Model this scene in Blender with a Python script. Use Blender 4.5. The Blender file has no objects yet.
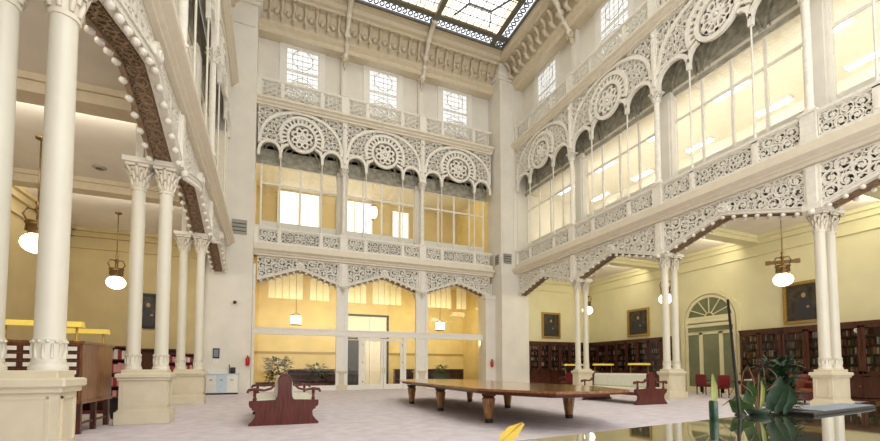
import bpy, math, random
import numpy as np
random.seed(7)
PI = math.pi
sc = bpy.context.scene
C = sc.collection
# ------------------------------------------------------------------ materials
def mat(name, col, rough=.6, metal=0., noise=.06, nscale=6., bump=0., bscale=20., emit=None, estr=0., spec=.5, coat=0.):
    m = bpy.data.materials.new(name); m.use_nodes = True
    nt = m.node_tree; b = nt.nodes['Principled BSDF']
    b.inputs['Roughness'].default_value = rough; b.inputs['Metallic'].default_value = metal
    b.inputs['Specular IOR Level'].default_value = spec; b.inputs['Coat Weight'].default_value = coat
    tc = nt.nodes.new('ShaderNodeTexCoord')
    n = nt.nodes.new('ShaderNodeTexNoise'); n.inputs['Scale'].default_value = nscale; n.inputs['Detail'].default_value = 5
    nt.links.new(tc.outputs['Object'], n.inputs['Vector'])
    r = nt.nodes.new('ShaderNodeValToRGB'); r.color_ramp.elements[0].position = .3; r.color_ramp.elements[1].position = .7
    c0 = [max(0, c*(1-noise)) for c in col]; c1 = [min(1, c*(1+noise)) for c in col]
    r.color_ramp.elements[0].color = (*c0, 1); r.color_ramp.elements[1].color = (*c1, 1)
    nt.links.new(n.outputs['Fac'], r.inputs['Fac']); nt.links.new(r.outputs['Color'], b.inputs['Base Color'])
    if bump:
        n2 = nt.nodes.new('ShaderNodeTexNoise'); n2.inputs['Scale'].default_value = bscale; n2.inputs['Detail'].default_value = 4
        nt.links.new(tc.outputs['Object'], n2.inputs['Vector'])
        bp = nt.nodes.new('ShaderNodeBump'); bp.inputs['Strength'].default_value = bump; bp.inputs['Distance'].default_value = .05
        nt.links.new(n2.outputs['Fac'], bp.inputs['Height']); nt.links.new(bp.outputs['Normal'], b.inputs['Normal'])
    if emit:
        b.inputs['Emission Color'].default_value = (*emit, 1); b.inputs['Emission Strength'].default_value = estr
    return m
def wood(name, c0, c1, rough=.3, scale=3., coat=.3, axis='Y'):
    m = bpy.data.materials.new(name); m.use_nodes = True
    nt = m.node_tree; b = nt.nodes['Principled BSDF']
    b.inputs['Roughness'].default_value = rough; b.inputs['Coat Weight'].default_value = coat; b.inputs['Coat Roughness'].default_value = .15
    tc = nt.nodes.new('ShaderNodeTexCoord'); mp = nt.nodes.new('ShaderNodeMapping')
    mp.inputs['Scale'].default_value = {'Y': (6, .7, 6), 'Z': (6, 6, .7), 'X': (.7, 6, 6)}[axis]
    nt.links.new(tc.outputs['Object'], mp.inputs['Vector'])
    n = nt.nodes.new('ShaderNodeTexNoise'); n.inputs['Scale'].default_value = scale; n.inputs['Detail'].default_value = 8; n.inputs['Distortion'].default_value = .8
    nt.links.new(mp.outputs['Vector'], n.inputs['Vector'])
    r = nt.nodes.new('ShaderNodeValToRGB'); r.color_ramp.elements[0].position = .32; r.color_ramp.elements[1].position = .7
    r.color_ramp.elements[0].color = (*c0, 1); r.color_ramp.elements[1].color = (*c1, 1)
    nt.links.new(n.outputs['Fac'], r.inputs['Fac']); nt.links.new(r.outputs['Color'], b.inputs['Base Color'])
    return m
def glass(name, tint=(1, 1, 1), refl=.12, rough=.02):
    m = bpy.data.materials.new(name); m.use_nodes = True
    nt = m.node_tree
    for n in list(nt.nodes): nt.nodes.remove(n)
    out = nt.nodes.new('ShaderNodeOutputMaterial'); mx = nt.nodes.new('ShaderNodeMixShader')
    t = nt.nodes.new('ShaderNodeBsdfTransparent'); t.inputs['Color'].default_value = (*tint, 1)
    g = nt.nodes.new('ShaderNodeBsdfGlossy'); g.inputs['Roughness'].default_value = rough
    lw = nt.nodes.new('ShaderNodeLayerWeight'); pw = nt.nodes.new('ShaderNodeMath'); pw.operation = 'POWER'; pw.inputs[1].default_value = 3.5; fr = nt.nodes.new('ShaderNodeMath'); fr.operation = 'MULTIPLY_ADD'; fr.inputs[1].default_value = .7; fr.inputs[2].default_value = refl*.4
    nt.links.new(lw.outputs['Facing'], pw.inputs[0]); nt.links.new(pw.outputs[0], fr.inputs[0])
    nt.links.new(fr.outputs[0], mx.inputs[0]); nt.links.new(t.outputs[0], mx.inputs[1]); nt.links.new(g.outputs[0], mx.inputs[2])
    nt.links.new(mx.outputs[0], out.inputs[0])
    return m
M = dict(
 paint=mat('cream_paint', (.80, .745, .63), .5, noise=.04, nscale=2.5),
 iron=mat('cream_painted_iron', (.86, .83, .75), .45, noise=.06, nscale=8),
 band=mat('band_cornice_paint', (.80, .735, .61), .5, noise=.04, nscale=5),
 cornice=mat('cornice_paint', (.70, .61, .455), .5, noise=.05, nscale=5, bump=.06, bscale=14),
 pier=mat('pier_plaster', (.80, .765, .69), .55, noise=.04, nscale=1.2),
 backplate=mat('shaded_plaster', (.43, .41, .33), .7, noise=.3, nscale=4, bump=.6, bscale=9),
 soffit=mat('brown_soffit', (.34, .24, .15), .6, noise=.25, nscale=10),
 pedestal=mat('pedestal_stone', (.74, .67, .51), .55, noise=.05, nscale=3),
 column=mat('column_paint', (.78, .75, .64), .35, noise=.03, nscale=2),
 shade=mat('painted_shade', (.22, .19, .14), .7),  # dark colour standing in for the shade behind pierced ironwork
 ceiling=mat('ceiling_plaster', (.84, .79, .70), .8, noise=.04, nscale=1.5),
 ochre=mat('ochre_wall', (.60, .49, .265), .7, noise=.06, nscale=1.2),
 yellow=mat('yellow_wall', (.80, .655, .31), .6, noise=.08, nscale=1),
 dado=mat('dado_strip', (.46, .33, .10), .5),
 lime=mat('pale_yellow_wall', (.80, .755, .50), .7, noise=.04, nscale=1),
 beige=mat('beige_room_wall', (.87, .825, .71), .7, noise=.03),
 carpet=mat('carpet', (.70, .65, .70), .95, noise=.10, nscale=3, bump=.2, bscale=60, spec=.1),
 mahog=wood('mahogany', (.075, .013, .010), (.17, .034, .022), .3, 3, .3, 'Z'),
 casewood=wood('bookcase_wood', (.055, .017, .009), (.14, .042, .022), .3, 3, .3, 'Z'),
 brown=wood('brown_oak', (.16, .06, .02), (.33, .14, .05), .3, 3, .3, 'Z'),
 dark=wood('dark_wood', (.045, .014, .008), (.15, .045, .022), .35, 3, .2, 'Z'),
 top=wood('table_top_wood', (.20, .075, .02), (.42, .19, .06), .16, 2.2, .8, 'Y'),
 leg=wood('table_leg_wood', (.14, .06, .02), (.58, .30, .10), .3, 7, .4, 'Z'),
 black=mat('black_metal', (.02, .02, .02), .4),
 brass=mat('brass', (.58, .40, .12), .3, 1.),
 gilt=mat('gilt_frame', (.48, .32, .10), .4, .6, noise=.25, nscale=20),
 dbrass=mat('aged_brass', (.22, .14, .06), .35, .8),
 canvas=mat('dark_canvas', (.06, .05, .035), .5, noise=.8, nscale=3),
 skin=mat('portrait_flesh', (.5, .32, .2), .6),
 white=mat('white_paint', (.86, .84, .78), .4, noise=.03),
 uphol=mat('pale_green_upholstery', (.76, .76, .64), .8, noise=.05, nscale=6),
 creamup=mat('cream_upholstery', (.84, .80, .64), .8, noise=.05),
 globe=mat('lit_globe', (1, .95, .8), .4, emit=(1, .90, .66), estr=7),
 lantern=mat('lit_lantern', (1, .95, .8), .4, emit=(1, .9, .62), estr=5),
 brassglow=mat('brass_lamp_shade', (.75, .60, .12), .3, .3, emit=(1, .75, .15), estr=.22),
 skyglass=mat('opal_skylight_glass', (.9, .9, .85), .4, emit=(1, .97, .90), estr=1.5),
 yglass=mat('amber_skylight_glass', (.9, .8, .5), .4, emit=(1, .87, .60), estr=1.2),
 bandglass=mat('white_band_glass', (.9, .9, .9), .4, emit=(.86, .92, 1), estr=1.15),
 lead=mat('skylight_lead', (.10, .10, .09), .5),
 skyframe=mat('skylight_frame', (.16, .15, .12), .5),
 winglow=mat('bright_window_glass', (.9, .92, .95), .3, emit=(.93, .97, 1), estr=.85),
 frost=mat('frosted_window_glass', (.88, .90, .92), .3, noise=.15, nscale=3, emit=(.90, .95, 1), estr=.42),
 tube=mat('fluorescent_tube', (1, 1, 1), .4, emit=(1, .98, .93), estr=4),
 glass=glass('clear_glass', (.97, .97, .95), .10),
 casement=glass('bookcase_glass', (.55, .55, .5), .14),
 oliveglass=mat('olive_door_glass', (.20, .22, .13), .12, noise=.15, nscale=1.5, spec=.6),
 counter=mat('glossy_counter_glass', (.085, .085, .055), .03, noise=.05, spec=1., coat=1.),
 slat=mat('pale_blind_slat', (.86, .78, .52), .5, noise=.05),
 red=mat('red_paint', (.55, .02, .02), .35),
 redleather=mat('red_leather', (.19, .018, .02), .35),
 orangeleather=mat('tan_leather', (.24, .06, .025), .35, noise=.1),
 bluew=mat('pale_blue_panel', (.60, .72, .80), .4),
 bluegrey=mat('blue_grey_cover', (.22, .27, .36), .4),
 labelw=mat('drawer_label', (.9, .87, .78), .5),
 pageA=mat('book_red', (.35, .05, .05), .6), pageB=mat('book_tan', (.45, .28, .14), .6), pageC=mat('book_green', (.10, .16, .10), .6),
 pageD=mat('book_pink', (.70, .36, .36), .6), pageE=mat('book_white', (.75, .72, .66), .6),
 leaf=mat('green_leaf', (.012, .048, .014), .35, noise=.5, nscale=20), leaf2=mat('light_leaf', (.045, .11, .025), .4, noise=.4, nscale=20),
 yleaf=mat('yellow_leaf', (.75, .52, .05), .4, noise=.2, nscale=15), ypleaf=mat('pale_leaf', (.42, .45, .14), .4, noise=.3),
 stem=mat('brown_stem', (.16, .10, .05), .6), stake=mat('dark_stake', (.03, .025, .02), .5),
 vase=mat('green_glass_vase', (.02, .09, .05), .08, spec=.8), greenbox=mat('dark_green_trough', (.04, .07, .05), .5),
 grey=mat('grey_vent', (.40, .38, .33), .5), darkgrey=mat('dark_grey', (.05, .05, .055), .5),
)
# ------------------------------------------------------------------ mesh builder
class MB:
    def __init__(s): s.v = []; s.f = []; s.sm = []
    def add(s, vs, fs, smooth=False):
        n = len(s.v); s.v += [tuple(map(float, p)) for p in vs]; s.f += [tuple(i+n for i in f) for f in fs]; s.sm += [smooth]*len(fs)
        return s
    def box(s, x0, y0, z0, x1, y1, z1):
        return s.add([(x0,y0,z0),(x1,y0,z0),(x1,y1,z0),(x0,y1,z0),(x0,y0,z1),(x1,y0,z1),(x1,y1,z1),(x0,y1,z1)],
              [(0,3,2,1),(4,5,6,7),(0,1,5,4),(1,2,6,5),(2,3,7,6),(3,0,4,7)])
    def sheet(s, x0, x1, y, z0, z1): return s.add([(x0,y,z0),(x1,y,z0),(x1,y,z1),(x0,y,z1)], [(0,1,2,3)])
    def cbox(s, x, y, z, dx, dy, dz): return s.box(x-dx/2, y-dy/2, z-dz/2, x+dx/2, y+dy/2, z+dz/2)
    def bev(s, x0, y0, z0, x1, y1, z1, b):      # box with chamfered vertical and top edges
        P = [(x0+b,y0),(x1-b,y0),(x1,y0+b),(x1,y1-b),(x1-b,y1),(x0+b,y1),(x0,y1-b),(x0,y0+b)]
        Q = [(x0+2*b,y0+b),(x1-2*b,y0+b),(x1-b,y0+2*b),(x1-b,y1-2*b),(x1-2*b,y1-b),(x0+2*b,y1-b),(x0+b,y1-2*b),(x0+b,y0+2*b)]
        vs = [(*p, z0+b) for p in P]+[(*p, z1-b) for p in P]+[(*p, z1) for p in Q]+[(*p, z0) for p in Q]
        fs = [(i,(i+1)%8,8+(i+1)%8,8+i) for i in range(8)]+[(8+i,8+(i+1)%8,16+(i+1)%8,16+i) for i in range(8)]+[(24+i,24+(i+1)%8,(i+1)%8,i) for i in range(8)]
        return s.add(vs, fs+[tuple(range(16,24)), tuple(range(31,23,-1))])
    def lathe(s, prof, x=0, y=0, seg=16, axis='z', smooth=True, sx=1, sy=1):   # prof: (r,z)
        vs = []; n = len(prof)
        for r, z in prof:
            for k in range(seg):
                a = 2*PI*k/seg; p = (x+r*sx*math.cos(a), y+r*sy*math.sin(a), z)
                vs.append(p)
        fs = [(i*seg+k, i*seg+(k+1)%seg, (i+1)*seg+(k+1)%seg, (i+1)*seg+k) for i in range(n-1) for k in range(seg)]
        s.add(vs, fs, smooth); s.add([vs[k] for k in range(seg)], [tuple(range(seg-1,-1,-1))]); s.add([vs[(n-1)*seg+k] for k in range(seg)], [tuple(range(seg))])
        return s
    def ball(s, x, y, z, r, seg=10, rings=6, sz=1):
        pr = [(max(.001, r*math.sin(PI*i/rings)), z-r*sz*math.cos(PI*i/rings)) for i in range(rings+1)]
        return s.lathe(pr, x, y, seg)
    def tube(s, pts, r, seg=6, smooth=True):
        pts = [np.array(p, float) for p in pts]; n = len(pts); vs = []
        rs = r if hasattr(r, '__len__') else [r]*n
        for i, p in enumerate(pts):
            t = pts[min(i+1, n-1)]-pts[max(i-1, 0)]; t /= (np.linalg.norm(t)+1e-9)
            a = np.cross(t, (0,0,1)) if abs(t[2]) < .9 else np.cross(t, (1,0,0)); a /= np.linalg.norm(a); b = np.cross(t, a)
            for k in range(seg):
                q = 2*PI*k/seg; vs.append(p+rs[i]*(math.cos(q)*a+math.sin(q)*b))
        fs = [(i*seg+k, i*seg+(k+1)%seg, (i+1)*seg+(k+1)%seg, (i+1)*seg+k) for i in range(n-1) for k in range(seg)]
        fs += [tuple(range(seg)), tuple(range((n-1)*seg+seg-1, (n-1)*seg-1, -1))]
        return s.add(vs, fs, smooth)
    def poly(s, P, y0, y1, axis='y'):   # polygon (a,b) extruded; axis y: (a,y,b); axis z: (a,b,z); axis x: (x,a,b)
        n = len(P); f = {'y': lambda p, t: (p[0], t, p[1]), 'z': lambda p, t: (p[0], p[1], t), 'x': lambda p, t: (t, p[0], p[1])}[axis]
        vs = [f(p, y0) for p in P]+[f(p, y1) for p in P]
        return s.add(vs, [tuple(range(n)), tuple(range(2*n-1, n-1, -1))]+[(i, n+i, n+(i+1)%n, (i+1)%n) for i in range(n)])
    def stroke(s, P, w, y0, y1, closed=False, fn=None):   # ribbon in the (u,z) plane
        P = [np.array(p, float) for p in P]; n = len(P)
        ws = w if hasattr(w, '__len__') else [w]*n; vs = []
        for i in range(n):
            a = P[(i-1) % n] if closed or i else P[0]; b = P[(i+1) % n] if closed or i < n-1 else P[-1]
            t = b-a; t /= (np.linalg.norm(t)+1e-9); nn = np.array((-t[1], t[0]))
            l = P[i]+nn*ws[i]/2; r = P[i]-nn*ws[i]/2
            for q, y in ((l, y0), (r, y0), (r, y1), (l, y1)):
                vs.append(fn(q[0], y, q[1]) if fn else (q[0], y, q[1]))
        m = n if closed else n-1; fs = []
        for i in range(m):
            j = (i+1) % n
            for k in range(4): fs.append((i*4+k, i*4+(k+1) % 4, j*4+(k+1) % 4, j*4+k))
        if not closed: fs += [(0,3,2,1), tuple((n-1)*4+k for k in range(4))]
        return s.add(vs, fs)
    def extr(s, prof, pts):    # profile (off,z) swept along plan polyline pts with mitred normals (left side = +off)
        n = len(pts); P = [np.array(p, float) for p in pts]; vs = []
        for i in range(n):
            d = []
            if i > 0: t = P[i]-P[i-1]; d.append(t/np.linalg.norm(t))
            if i < n-1: t = P[i+1]-P[i]; d.append(t/np.linalg.norm(t))
            N = [np.array((-t[1], t[0])) for t in d]; m = sum(N); m /= np.linalg.norm(m); m /= max(.3, float(m@N[0]))
            for o, z in prof: q = P[i]+m*o; vs.append((q[0], q[1], z))
        k = len(prof)
        return s.add(vs, [(i*k+j, (i+1)*k+j, (i+1)*k+(j+1) % k, i*k+(j+1) % k) for i in range(n-1) for j in range(k)]+[tuple(range(k)), tuple((n-1)*k+j for j in range(k-1, -1, -1))])
    def build(s, name, m, parent=None, loc=None):
        me = bpy.data.meshes.new(name); me.from_pydata(s.v, [], s.f); me.materials.append(M[m] if isinstance(m, str) else m)
        me.polygons.foreach_set('use_smooth', s.sm); me.update()
        o = bpy.data.objects.new(name, me); C.objects.link(o)
        if parent: o.parent = parent
        if loc: o.location = loc
        return o
def tag(o, label=None, cat=None, group=None, kind=None):
    for k, v in (('label', label), ('category', cat), ('group', group), ('kind', kind)):
        if v: o[k] = v
    return o
def thing(name, label, cat, loc=(0,0,0), rz=0, group=None):
    o = bpy.data.objects.new(name, None); C.objects.link(o); o.location = loc; o.rotation_euler = (0,0,rz); o.empty_display_size = .1
    return tag(o, label, cat, group)
def struct(name, mb, m, label=None):
    o = mb.build(name, m); o['kind'] = 'structure'
    if label: o['label'] = label
    return o
def copy_tree(o, label, loc=None, rz=None, sx=None, group=None):
    r = o.copy(); C.objects.link(r); r['label'] = label
    if loc is not None: r.location = loc
    if rz is not None: r.rotation_euler = (0,0,rz)
    if sx is not None: r.scale = (sx, 1, 1)
    if group: r['group'] = group
    def rec(a, b):
        for ch in a.children:
            c = ch.copy(); C.objects.link(c); c.parent = b; rec(ch, c)
    rec(o, r)
    return r
# ------------------------------------------------------------------ fretwork
def poly_dist(poly, G):
    P = np.array(poly); n = len(P); ins = np.zeros(len(G), bool); D = np.full(len(G), 1e9)
    for i in range(n):
        a = P[i]; b = P[(i+1) % n]; ab = b-a; L = (ab@ab)+1e-12
        t = np.clip(((G-a)@ab)/L, 0, 1); D = np.minimum(D, np.linalg.norm(G-(a+t[:, None]*ab), axis=1))
        c = ((a[1] > G[:, 1]) != (b[1] > G[:, 1])); x = (b[0]-a[0])*(G[:, 1]-a[1])/((b[1]-a[1])+1e-12)+a[0]
        ins ^= c & (G[:, 0] < x)
    return np.where(ins, D, -1)
def pack(poly, rmax, rmin, res=.03, holes=()):
    P = np.array(poly); x0, z0 = P.min(0); x1, z1 = P.max(0)
    G = np.array([(x, z) for x in np.arange(x0, x1, res) for z in np.arange(z0, z1, res)]); D = poly_dist(poly, G)
    for hx, hz, hr in holes: D = np.minimum(D, np.hypot(G[:, 0]-hx, G[:, 1]-hz)-hr)
    out = []
    for _ in range(400):
        Dm = np.minimum(D, rmax); best = Dm.max()
        if best < rmin: break
        cand = np.where(Dm >= best-1e-4)[0]; i = cand[0]
        # hug what is already there so circles touch
        r = float(Dm[i]); c = G[i]; out.append((float(c[0]), float(c[1]), r))
        D = np.minimum(D, np.hypot(G[:, 0]-c[0], G[:, 1]-c[1])-r)
    return out
def curl(mb, x, z, r, y0, y1, k, wk=.26, fn=None):
    seg = 12 if r > .1 else 8; a0 = (k*2.399) % (2*PI); w = max(.018, wk*r)
    mb.stroke([(x+(r-w*.3)*math.cos(a0+2*PI*i/seg), z+(r-w*.3)*math.sin(a0+2*PI*i/seg)) for i in range(seg)], w, y0, y1, True, fn)
    if r > .06:
        s = 1 if k % 2 else -1; P = []
        for i in range(8): q = i/7; a = a0+s*q*4.6; rr = (r-w*.4)*(1-q*.72); P.append((x+rr*math.cos(a), z+rr*math.sin(a)))
        mb.stroke(P, [w*(.8+.9*(i == 7)) for i in range(8)], y0+.008, y1, False, fn)
        if r > .125:
            if r > .17: mb.stroke([(x+r*.2*math.cos(q*PI/3), z+r*.2*math.sin(q*PI/3)) for q in range(6)], w*.9, y0-.005, y1, True, fn)
            for j in range(4):
                a = a0+s*(.5+1.5*j); mb.stroke([(x+r*.78*math.cos(a), z+r*.78*math.sin(a)), (x+r*.45*math.cos(a+.5*s), z+r*.42*math.sin(a+.5*s))], [w*.8, w*.35], y0, y1, False, fn)
def fret(mb, poly, rmax, rmin, y0, y1, border=.05, wk=.26, holes=(), seed=0, fn=None):
    if border: mb.stroke(poly, border, y0-.01, y1+.01, True, fn)
    for k, (x, z, r) in enumerate(pack(poly, rmax, rmin, holes=holes)): curl(mb, x, z, r+.006, y0, y1, k+seed, wk, fn)
    return mb
def ringpts(x, z, r, a0=0, a1=2*PI, n=32):
    return [(x+r*math.cos(a0+(a1-a0)*i/n), z+r*math.sin(a0+(a1-a0)*i/n)) for i in range(n+1)]
# ------------------------------------------------------------------ sizes
XL, XR, YB = -2.14, 15.81, 25.6
BX = [-.88, 4.13, 9.27, 14.52]
RY = [24.5, 18.75, 13.1, 7.5, 1.9]
LY = [24.5, 17.9, 12.05, 6.4, .6]
def arch_z(t):            # lower arch: t 0..1 across the bay
    q = abs(2*t-1); return 6.36+.70*(1-q**1.08)+.03*math.cos(q*PI)
# ---- lower spandrel unit of width W, local x along bay, -y to hall
def make_spandrel(W, label):
    root = thing('arcade_spandrel', label, 'spandrel', group=None)
    e = .22; N = 20
    low = [(e+(W-2*e)*i/N, arch_z(i/N)) for i in range(N+1)]
    half = [p for p in low if p[0] <= W/2+.01]
    L = [(x, z+.06) for x, z in half]+[(W/2, 7.70), (e, 7.70)]
    mb = MB(); fret(mb, L, .22, .035, .03, .10, .06, .3); mb.build('fretwork', 'iron', root); mb = MB()
    R_ = [(W-x, z) for x, z in L]; fret(mb, R_, .22, .035, .03, .10, .06, .3, seed=3)
    mb.build('fretwork', 'iron', root)
    mb = MB(); mb.stroke([(x, z+.055) for x, z in low], .10, -.05, .14); mb.stroke([(x, z+.13) for x, z in low], .04, -.08, .0)
    mb.build('arch_moulding', 'iron', root)
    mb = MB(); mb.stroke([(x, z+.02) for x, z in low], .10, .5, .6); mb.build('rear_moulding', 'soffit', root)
    mb = MB(); mb.poly([(W/2-.28, 7.16), (W/2+.28, 7.16), (W/2+.18, 7.42), (W/2+.07, 7.54), (W/2-.07, 7.54), (W/2-.18, 7.42)], -.10, .06)
    mb.tube(ringpts3(W/2, -.12, 7.31, .10), .03); mb.build('keystone', 'iron', root)
    # coffered underside
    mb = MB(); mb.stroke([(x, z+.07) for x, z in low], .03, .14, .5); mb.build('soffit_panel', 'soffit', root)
    sf = MB()
    def fn(u, y, v):   # map flat (u, v depth) to the underside
        t = min(1, max(0, (u-e)/(W-2*e))); return (u, v, arch_z(t)+.06-(y))
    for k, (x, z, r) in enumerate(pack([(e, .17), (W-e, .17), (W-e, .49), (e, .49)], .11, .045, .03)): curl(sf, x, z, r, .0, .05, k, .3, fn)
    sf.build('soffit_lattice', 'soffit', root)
    L2 = [(x, z+.06) for x, z in low]+[(W-e, 7.7), (e, 7.7)]
    mb = MB(); mb.poly(L2, .52, .58); mb.build('rear_panel', 'shade', root)  # panel coloured dark so the spandrel openings look shaded
    n = 13
    b = MB(); b.lathe([(.016, .02), (.016, -.05), (.05, -.055), (.078, -.095), (.072, -.135), (.045, -.16), (.01, -.175)][::-1], 0, 0, 8)
    pm = None
    for row in (0, 1):
        for i in range(n):
            t = (i+.5)/n; x = e+(W-2*e)*t
            if pm is None: p = b.build('pendant', 'iron', root); pm = p.data
            else: p = bpy.data.objects.new('pendant', pm); C.objects.link(p); p.parent = root
            p.location = (x, -.02+row*.6, arch_z(t)+.02)
    return root
def ringpts3(x, y, z, r, n=14): return [(x+r*math.cos(2*PI*i/n), y, z+r*math.sin(2*PI*i/n)) for i in range(n+1)]
# ---- balustrade units
def make_balustrade(W, z0, z1, name, label, fine=False):
    root = thing(name, label, 'balustrade')
    if not fine: bb = MB(); bb.box(.24, .2, z0, W-.24, .26, z1-.15); bb.build('shade_board', 'shade', root)  # added dark board, paints the shade seen through the fret
    c = W/2; us = [.16, c-1.2, c+1.2, W-.16]
    if fine: us = [.16, c-1.15, c+1.15, W-.16]
    for k in range(3):
        a, b = us[k]+.09, us[k+1]-.09; lo, hi = z0+.12, z1-.14
        mb = MB(); P = [(a, lo), (b, lo), (b, hi), (a, hi)]
        holes = []
        if k == 1: holes = [((a+b)/2+s*(b-a)*.27, (lo+hi)/2, (hi-lo)*.46) for s in (-1, 1)]
        for hx, hz, hr in holes:
            mb.stroke(ringpts(hx, hz, hr, n=18)[:-1], .045, .0, .06, True)
            for j in range(6):
                aa = j*PI/3; curl(mb, hx+hr*.58*math.cos(aa), hz+hr*.58*math.sin(aa), hr*.3, .0, .05, j, .3)
            curl(mb, hx, hz, hr*.26, 0, .06, 1, .35)
        fret(mb, P, .15 if fine else .18, .035 if not fine else .03, .0, .05, .05, .26 if fine else .31, holes)
        mb.build('fret_panel', 'iron', root)
    mb = MB(); mb.box(0, -.07, z1-.10, W, .12, z1); mb.box(0, -.04, z1-.14, W, .09, z1-.10)
    if fine: mb.stroke([(c-1.1+2.2*i/12, z1+.22*math.sin(PI*i/12)**2) for i in range(13)], .05, -.02, .04); [curl(mb, c+d, z1+.13, .09, -.02, .04, 1) for d in (-.2, 0, .2)]
    mb.build('top_rail', 'iron', root)
    mb = MB(); mb.box(0, -.05, z0, W, .10, z0+.10); mb.build('bottom_rail', 'iron', root)
    for u, w in ((us[1], .10), (us[2], .10)):
        mb = MB(); mb.box(u-w, -.04, z0, u+w, .09, z1-.1)
        if not fine: mb.box(u-w*.5, -.055, z0+.2, u+w*.5, -.04, z1-.25)
        mb.build('post', 'iron', root)
    mb = MB(); w = .22
    mb.box(-w, -.10, z0, w, .16, z1+.0); mb.box(-w-.04, -.14, z1-.03, w+.04, .2, z1+.05); mb.box(-w-.02, -.12, z0, w+.02, .18, z0+.12)
    mb.build('newel_post', 'iron', root)
    return root
# ---- tracery screen, level two
def make_tracery(W, label):
    root = thing('tracery_screen', label, 'tracery'); c = W/2; zc = 15.03; dz = 1.2
    y0, y1 = .0, .09
    # rosette
    mb = MB()
    mb.stroke(ringpts(c, zc, .82, n=36)[:-1], .17, y0-.06, y1, True)
    mb.stroke(ringpts(c, zc, .60, n=32)[:-1], .10, y0-.0, y1-.02, True)
    for j in range(8):
        a = j*PI/4+PI/8; mb.stroke(ringpts(c+.44*math.cos(a), zc+.44*math.sin(a), .15, n=10)[:-1], .10, y0-.02, y1, True)
        a2 = j*PI/4; mb.stroke([(c+.66*math.cos(a2), zc+.66*math.sin(a2)), (c+.36*math.cos(a2), zc+.36*math.sin(a2))], [.16, .10], y0, y1)
        mb.stroke([(c+.68*math.cos(a), zc+.68*math.sin(a)), (c+.6*math.cos(a), zc+.6*math.sin(a))], .16, y0, y1)
    mb.stroke(ringpts(c, zc, .19, n=14)[:-1], .14, y0-.03, y1, True); mb.ball(c, 0, zc, .09)
    mb.build('rosette', 'iron', root)
    mb = MB(); a0, a1 = -.42, PI+.42
    mb.stroke(ringpts(c, zc, 1.22, a0, a1, 34), .18, y0-.05, y1+.02)
    for j in range(17):
        a = a0+.1+(a1-a0-.2)*j/16; mb.stroke([(c+.88*math.cos(a), zc+.88*math.sin(a)), (c+1.16*math.cos(a), zc+1.16*math.sin(a))], [.10, .15], y0, y1)
    mb.build('spoked_ring', 'iron', root)
    # outer great arch
    ez = 14.35; ax = c-.2; az = 16.50-ez
    A = [(c+ax*math.cos(PI*i/36), ez+az*math.sin(PI*i/36)**.8) for i in range(37)]
    mb = MB(); mb.stroke(A, .17, y0-.05, y1+.03)
    # small side arches + centre cusps
    arcs = []
    for s in (-1, 1):
        xa, xb = c-s*(c-.14), c-s*dz; xm = (xa+xb)/2; hw = abs(xb-xa)/2
        arcs.append([(xm+hw*math.cos(PI*i/14), 13.62+(.92)*math.sin(PI*i/14)**.7) for i in range(15)])
        mb.stroke(arcs[-1], .16, y0-.04, y1+.03)
        mb.stroke([(c-s*dz, 13.9), (c-s*(dz-.06), 14.2), (c-s*(dz-.22), 14.42), (c-s*.78, 14.50)], .14, y0-.04, y1+.03)
        mb.poly([(c-s*dz, 14.45), (c-s*(dz+.0), 14.1), (c-s*(dz-.22), 14.45), (c-s*.85, 14.52)], y0, y1)
    mb.build('arch_rib', 'iron', root)
    # side fret between arch and ring, and the outer corners
    for s in (-1, 1):
        mb = MB()
        pts = [(c+s*ax*math.cos(a), ez+az*math.sin(a)**.8) for a in np.linspace(.05, 1.25, 12)]
        ring = [(c+s*1.3*math.cos(a), zc+1.3*math.sin(a)) for a in np.linspace(1.15, -.35, 10)]
        low = [(c+s*dz, 14.5), (c+s*(dz+.25), 14.58), (c+s*(ax-.5), 14.62)]
        fret(mb, pts+ring+low, .15, .035, y0, y1-.02, .05, .26, seed=s)
        corner = [(c+s*(c-.12), 14.3)]+[(c+s*(ax+.03)*math.cos(a), ez+.05+az*math.sin(a)**.8) for a in np.linspace(.02, 1.05, 12)]+[(c+s*ax*.5, 16.53), (c+s*(c-.12), 16.53)]
        fret(mb, corner, .16, .04, y0, y1-.02, .05, .25, seed=2+s)
        mb.build('side_fretwork', 'iron', root)
    rodm = None
    for s in (-1, 1):
        if rodm is None:
            mb = MB(); mb.lathe([(.055, 9.4), (.055, 9.55), (.036, 9.6), (.034, 13.75), (.06, 13.8), (.09, 13.95), (.07, 14.0), (.1, 14.08), (.1, 14.14)], 0, .04, 8)
            o = mb.build('colonnette', 'iron', root); rodm = o.data
        else: o = bpy.data.objects.new('colonnette', rodm); C.objects.link(o); o.parent = root
        o.location = (c+s*dz, 0, 0)
    return root
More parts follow.
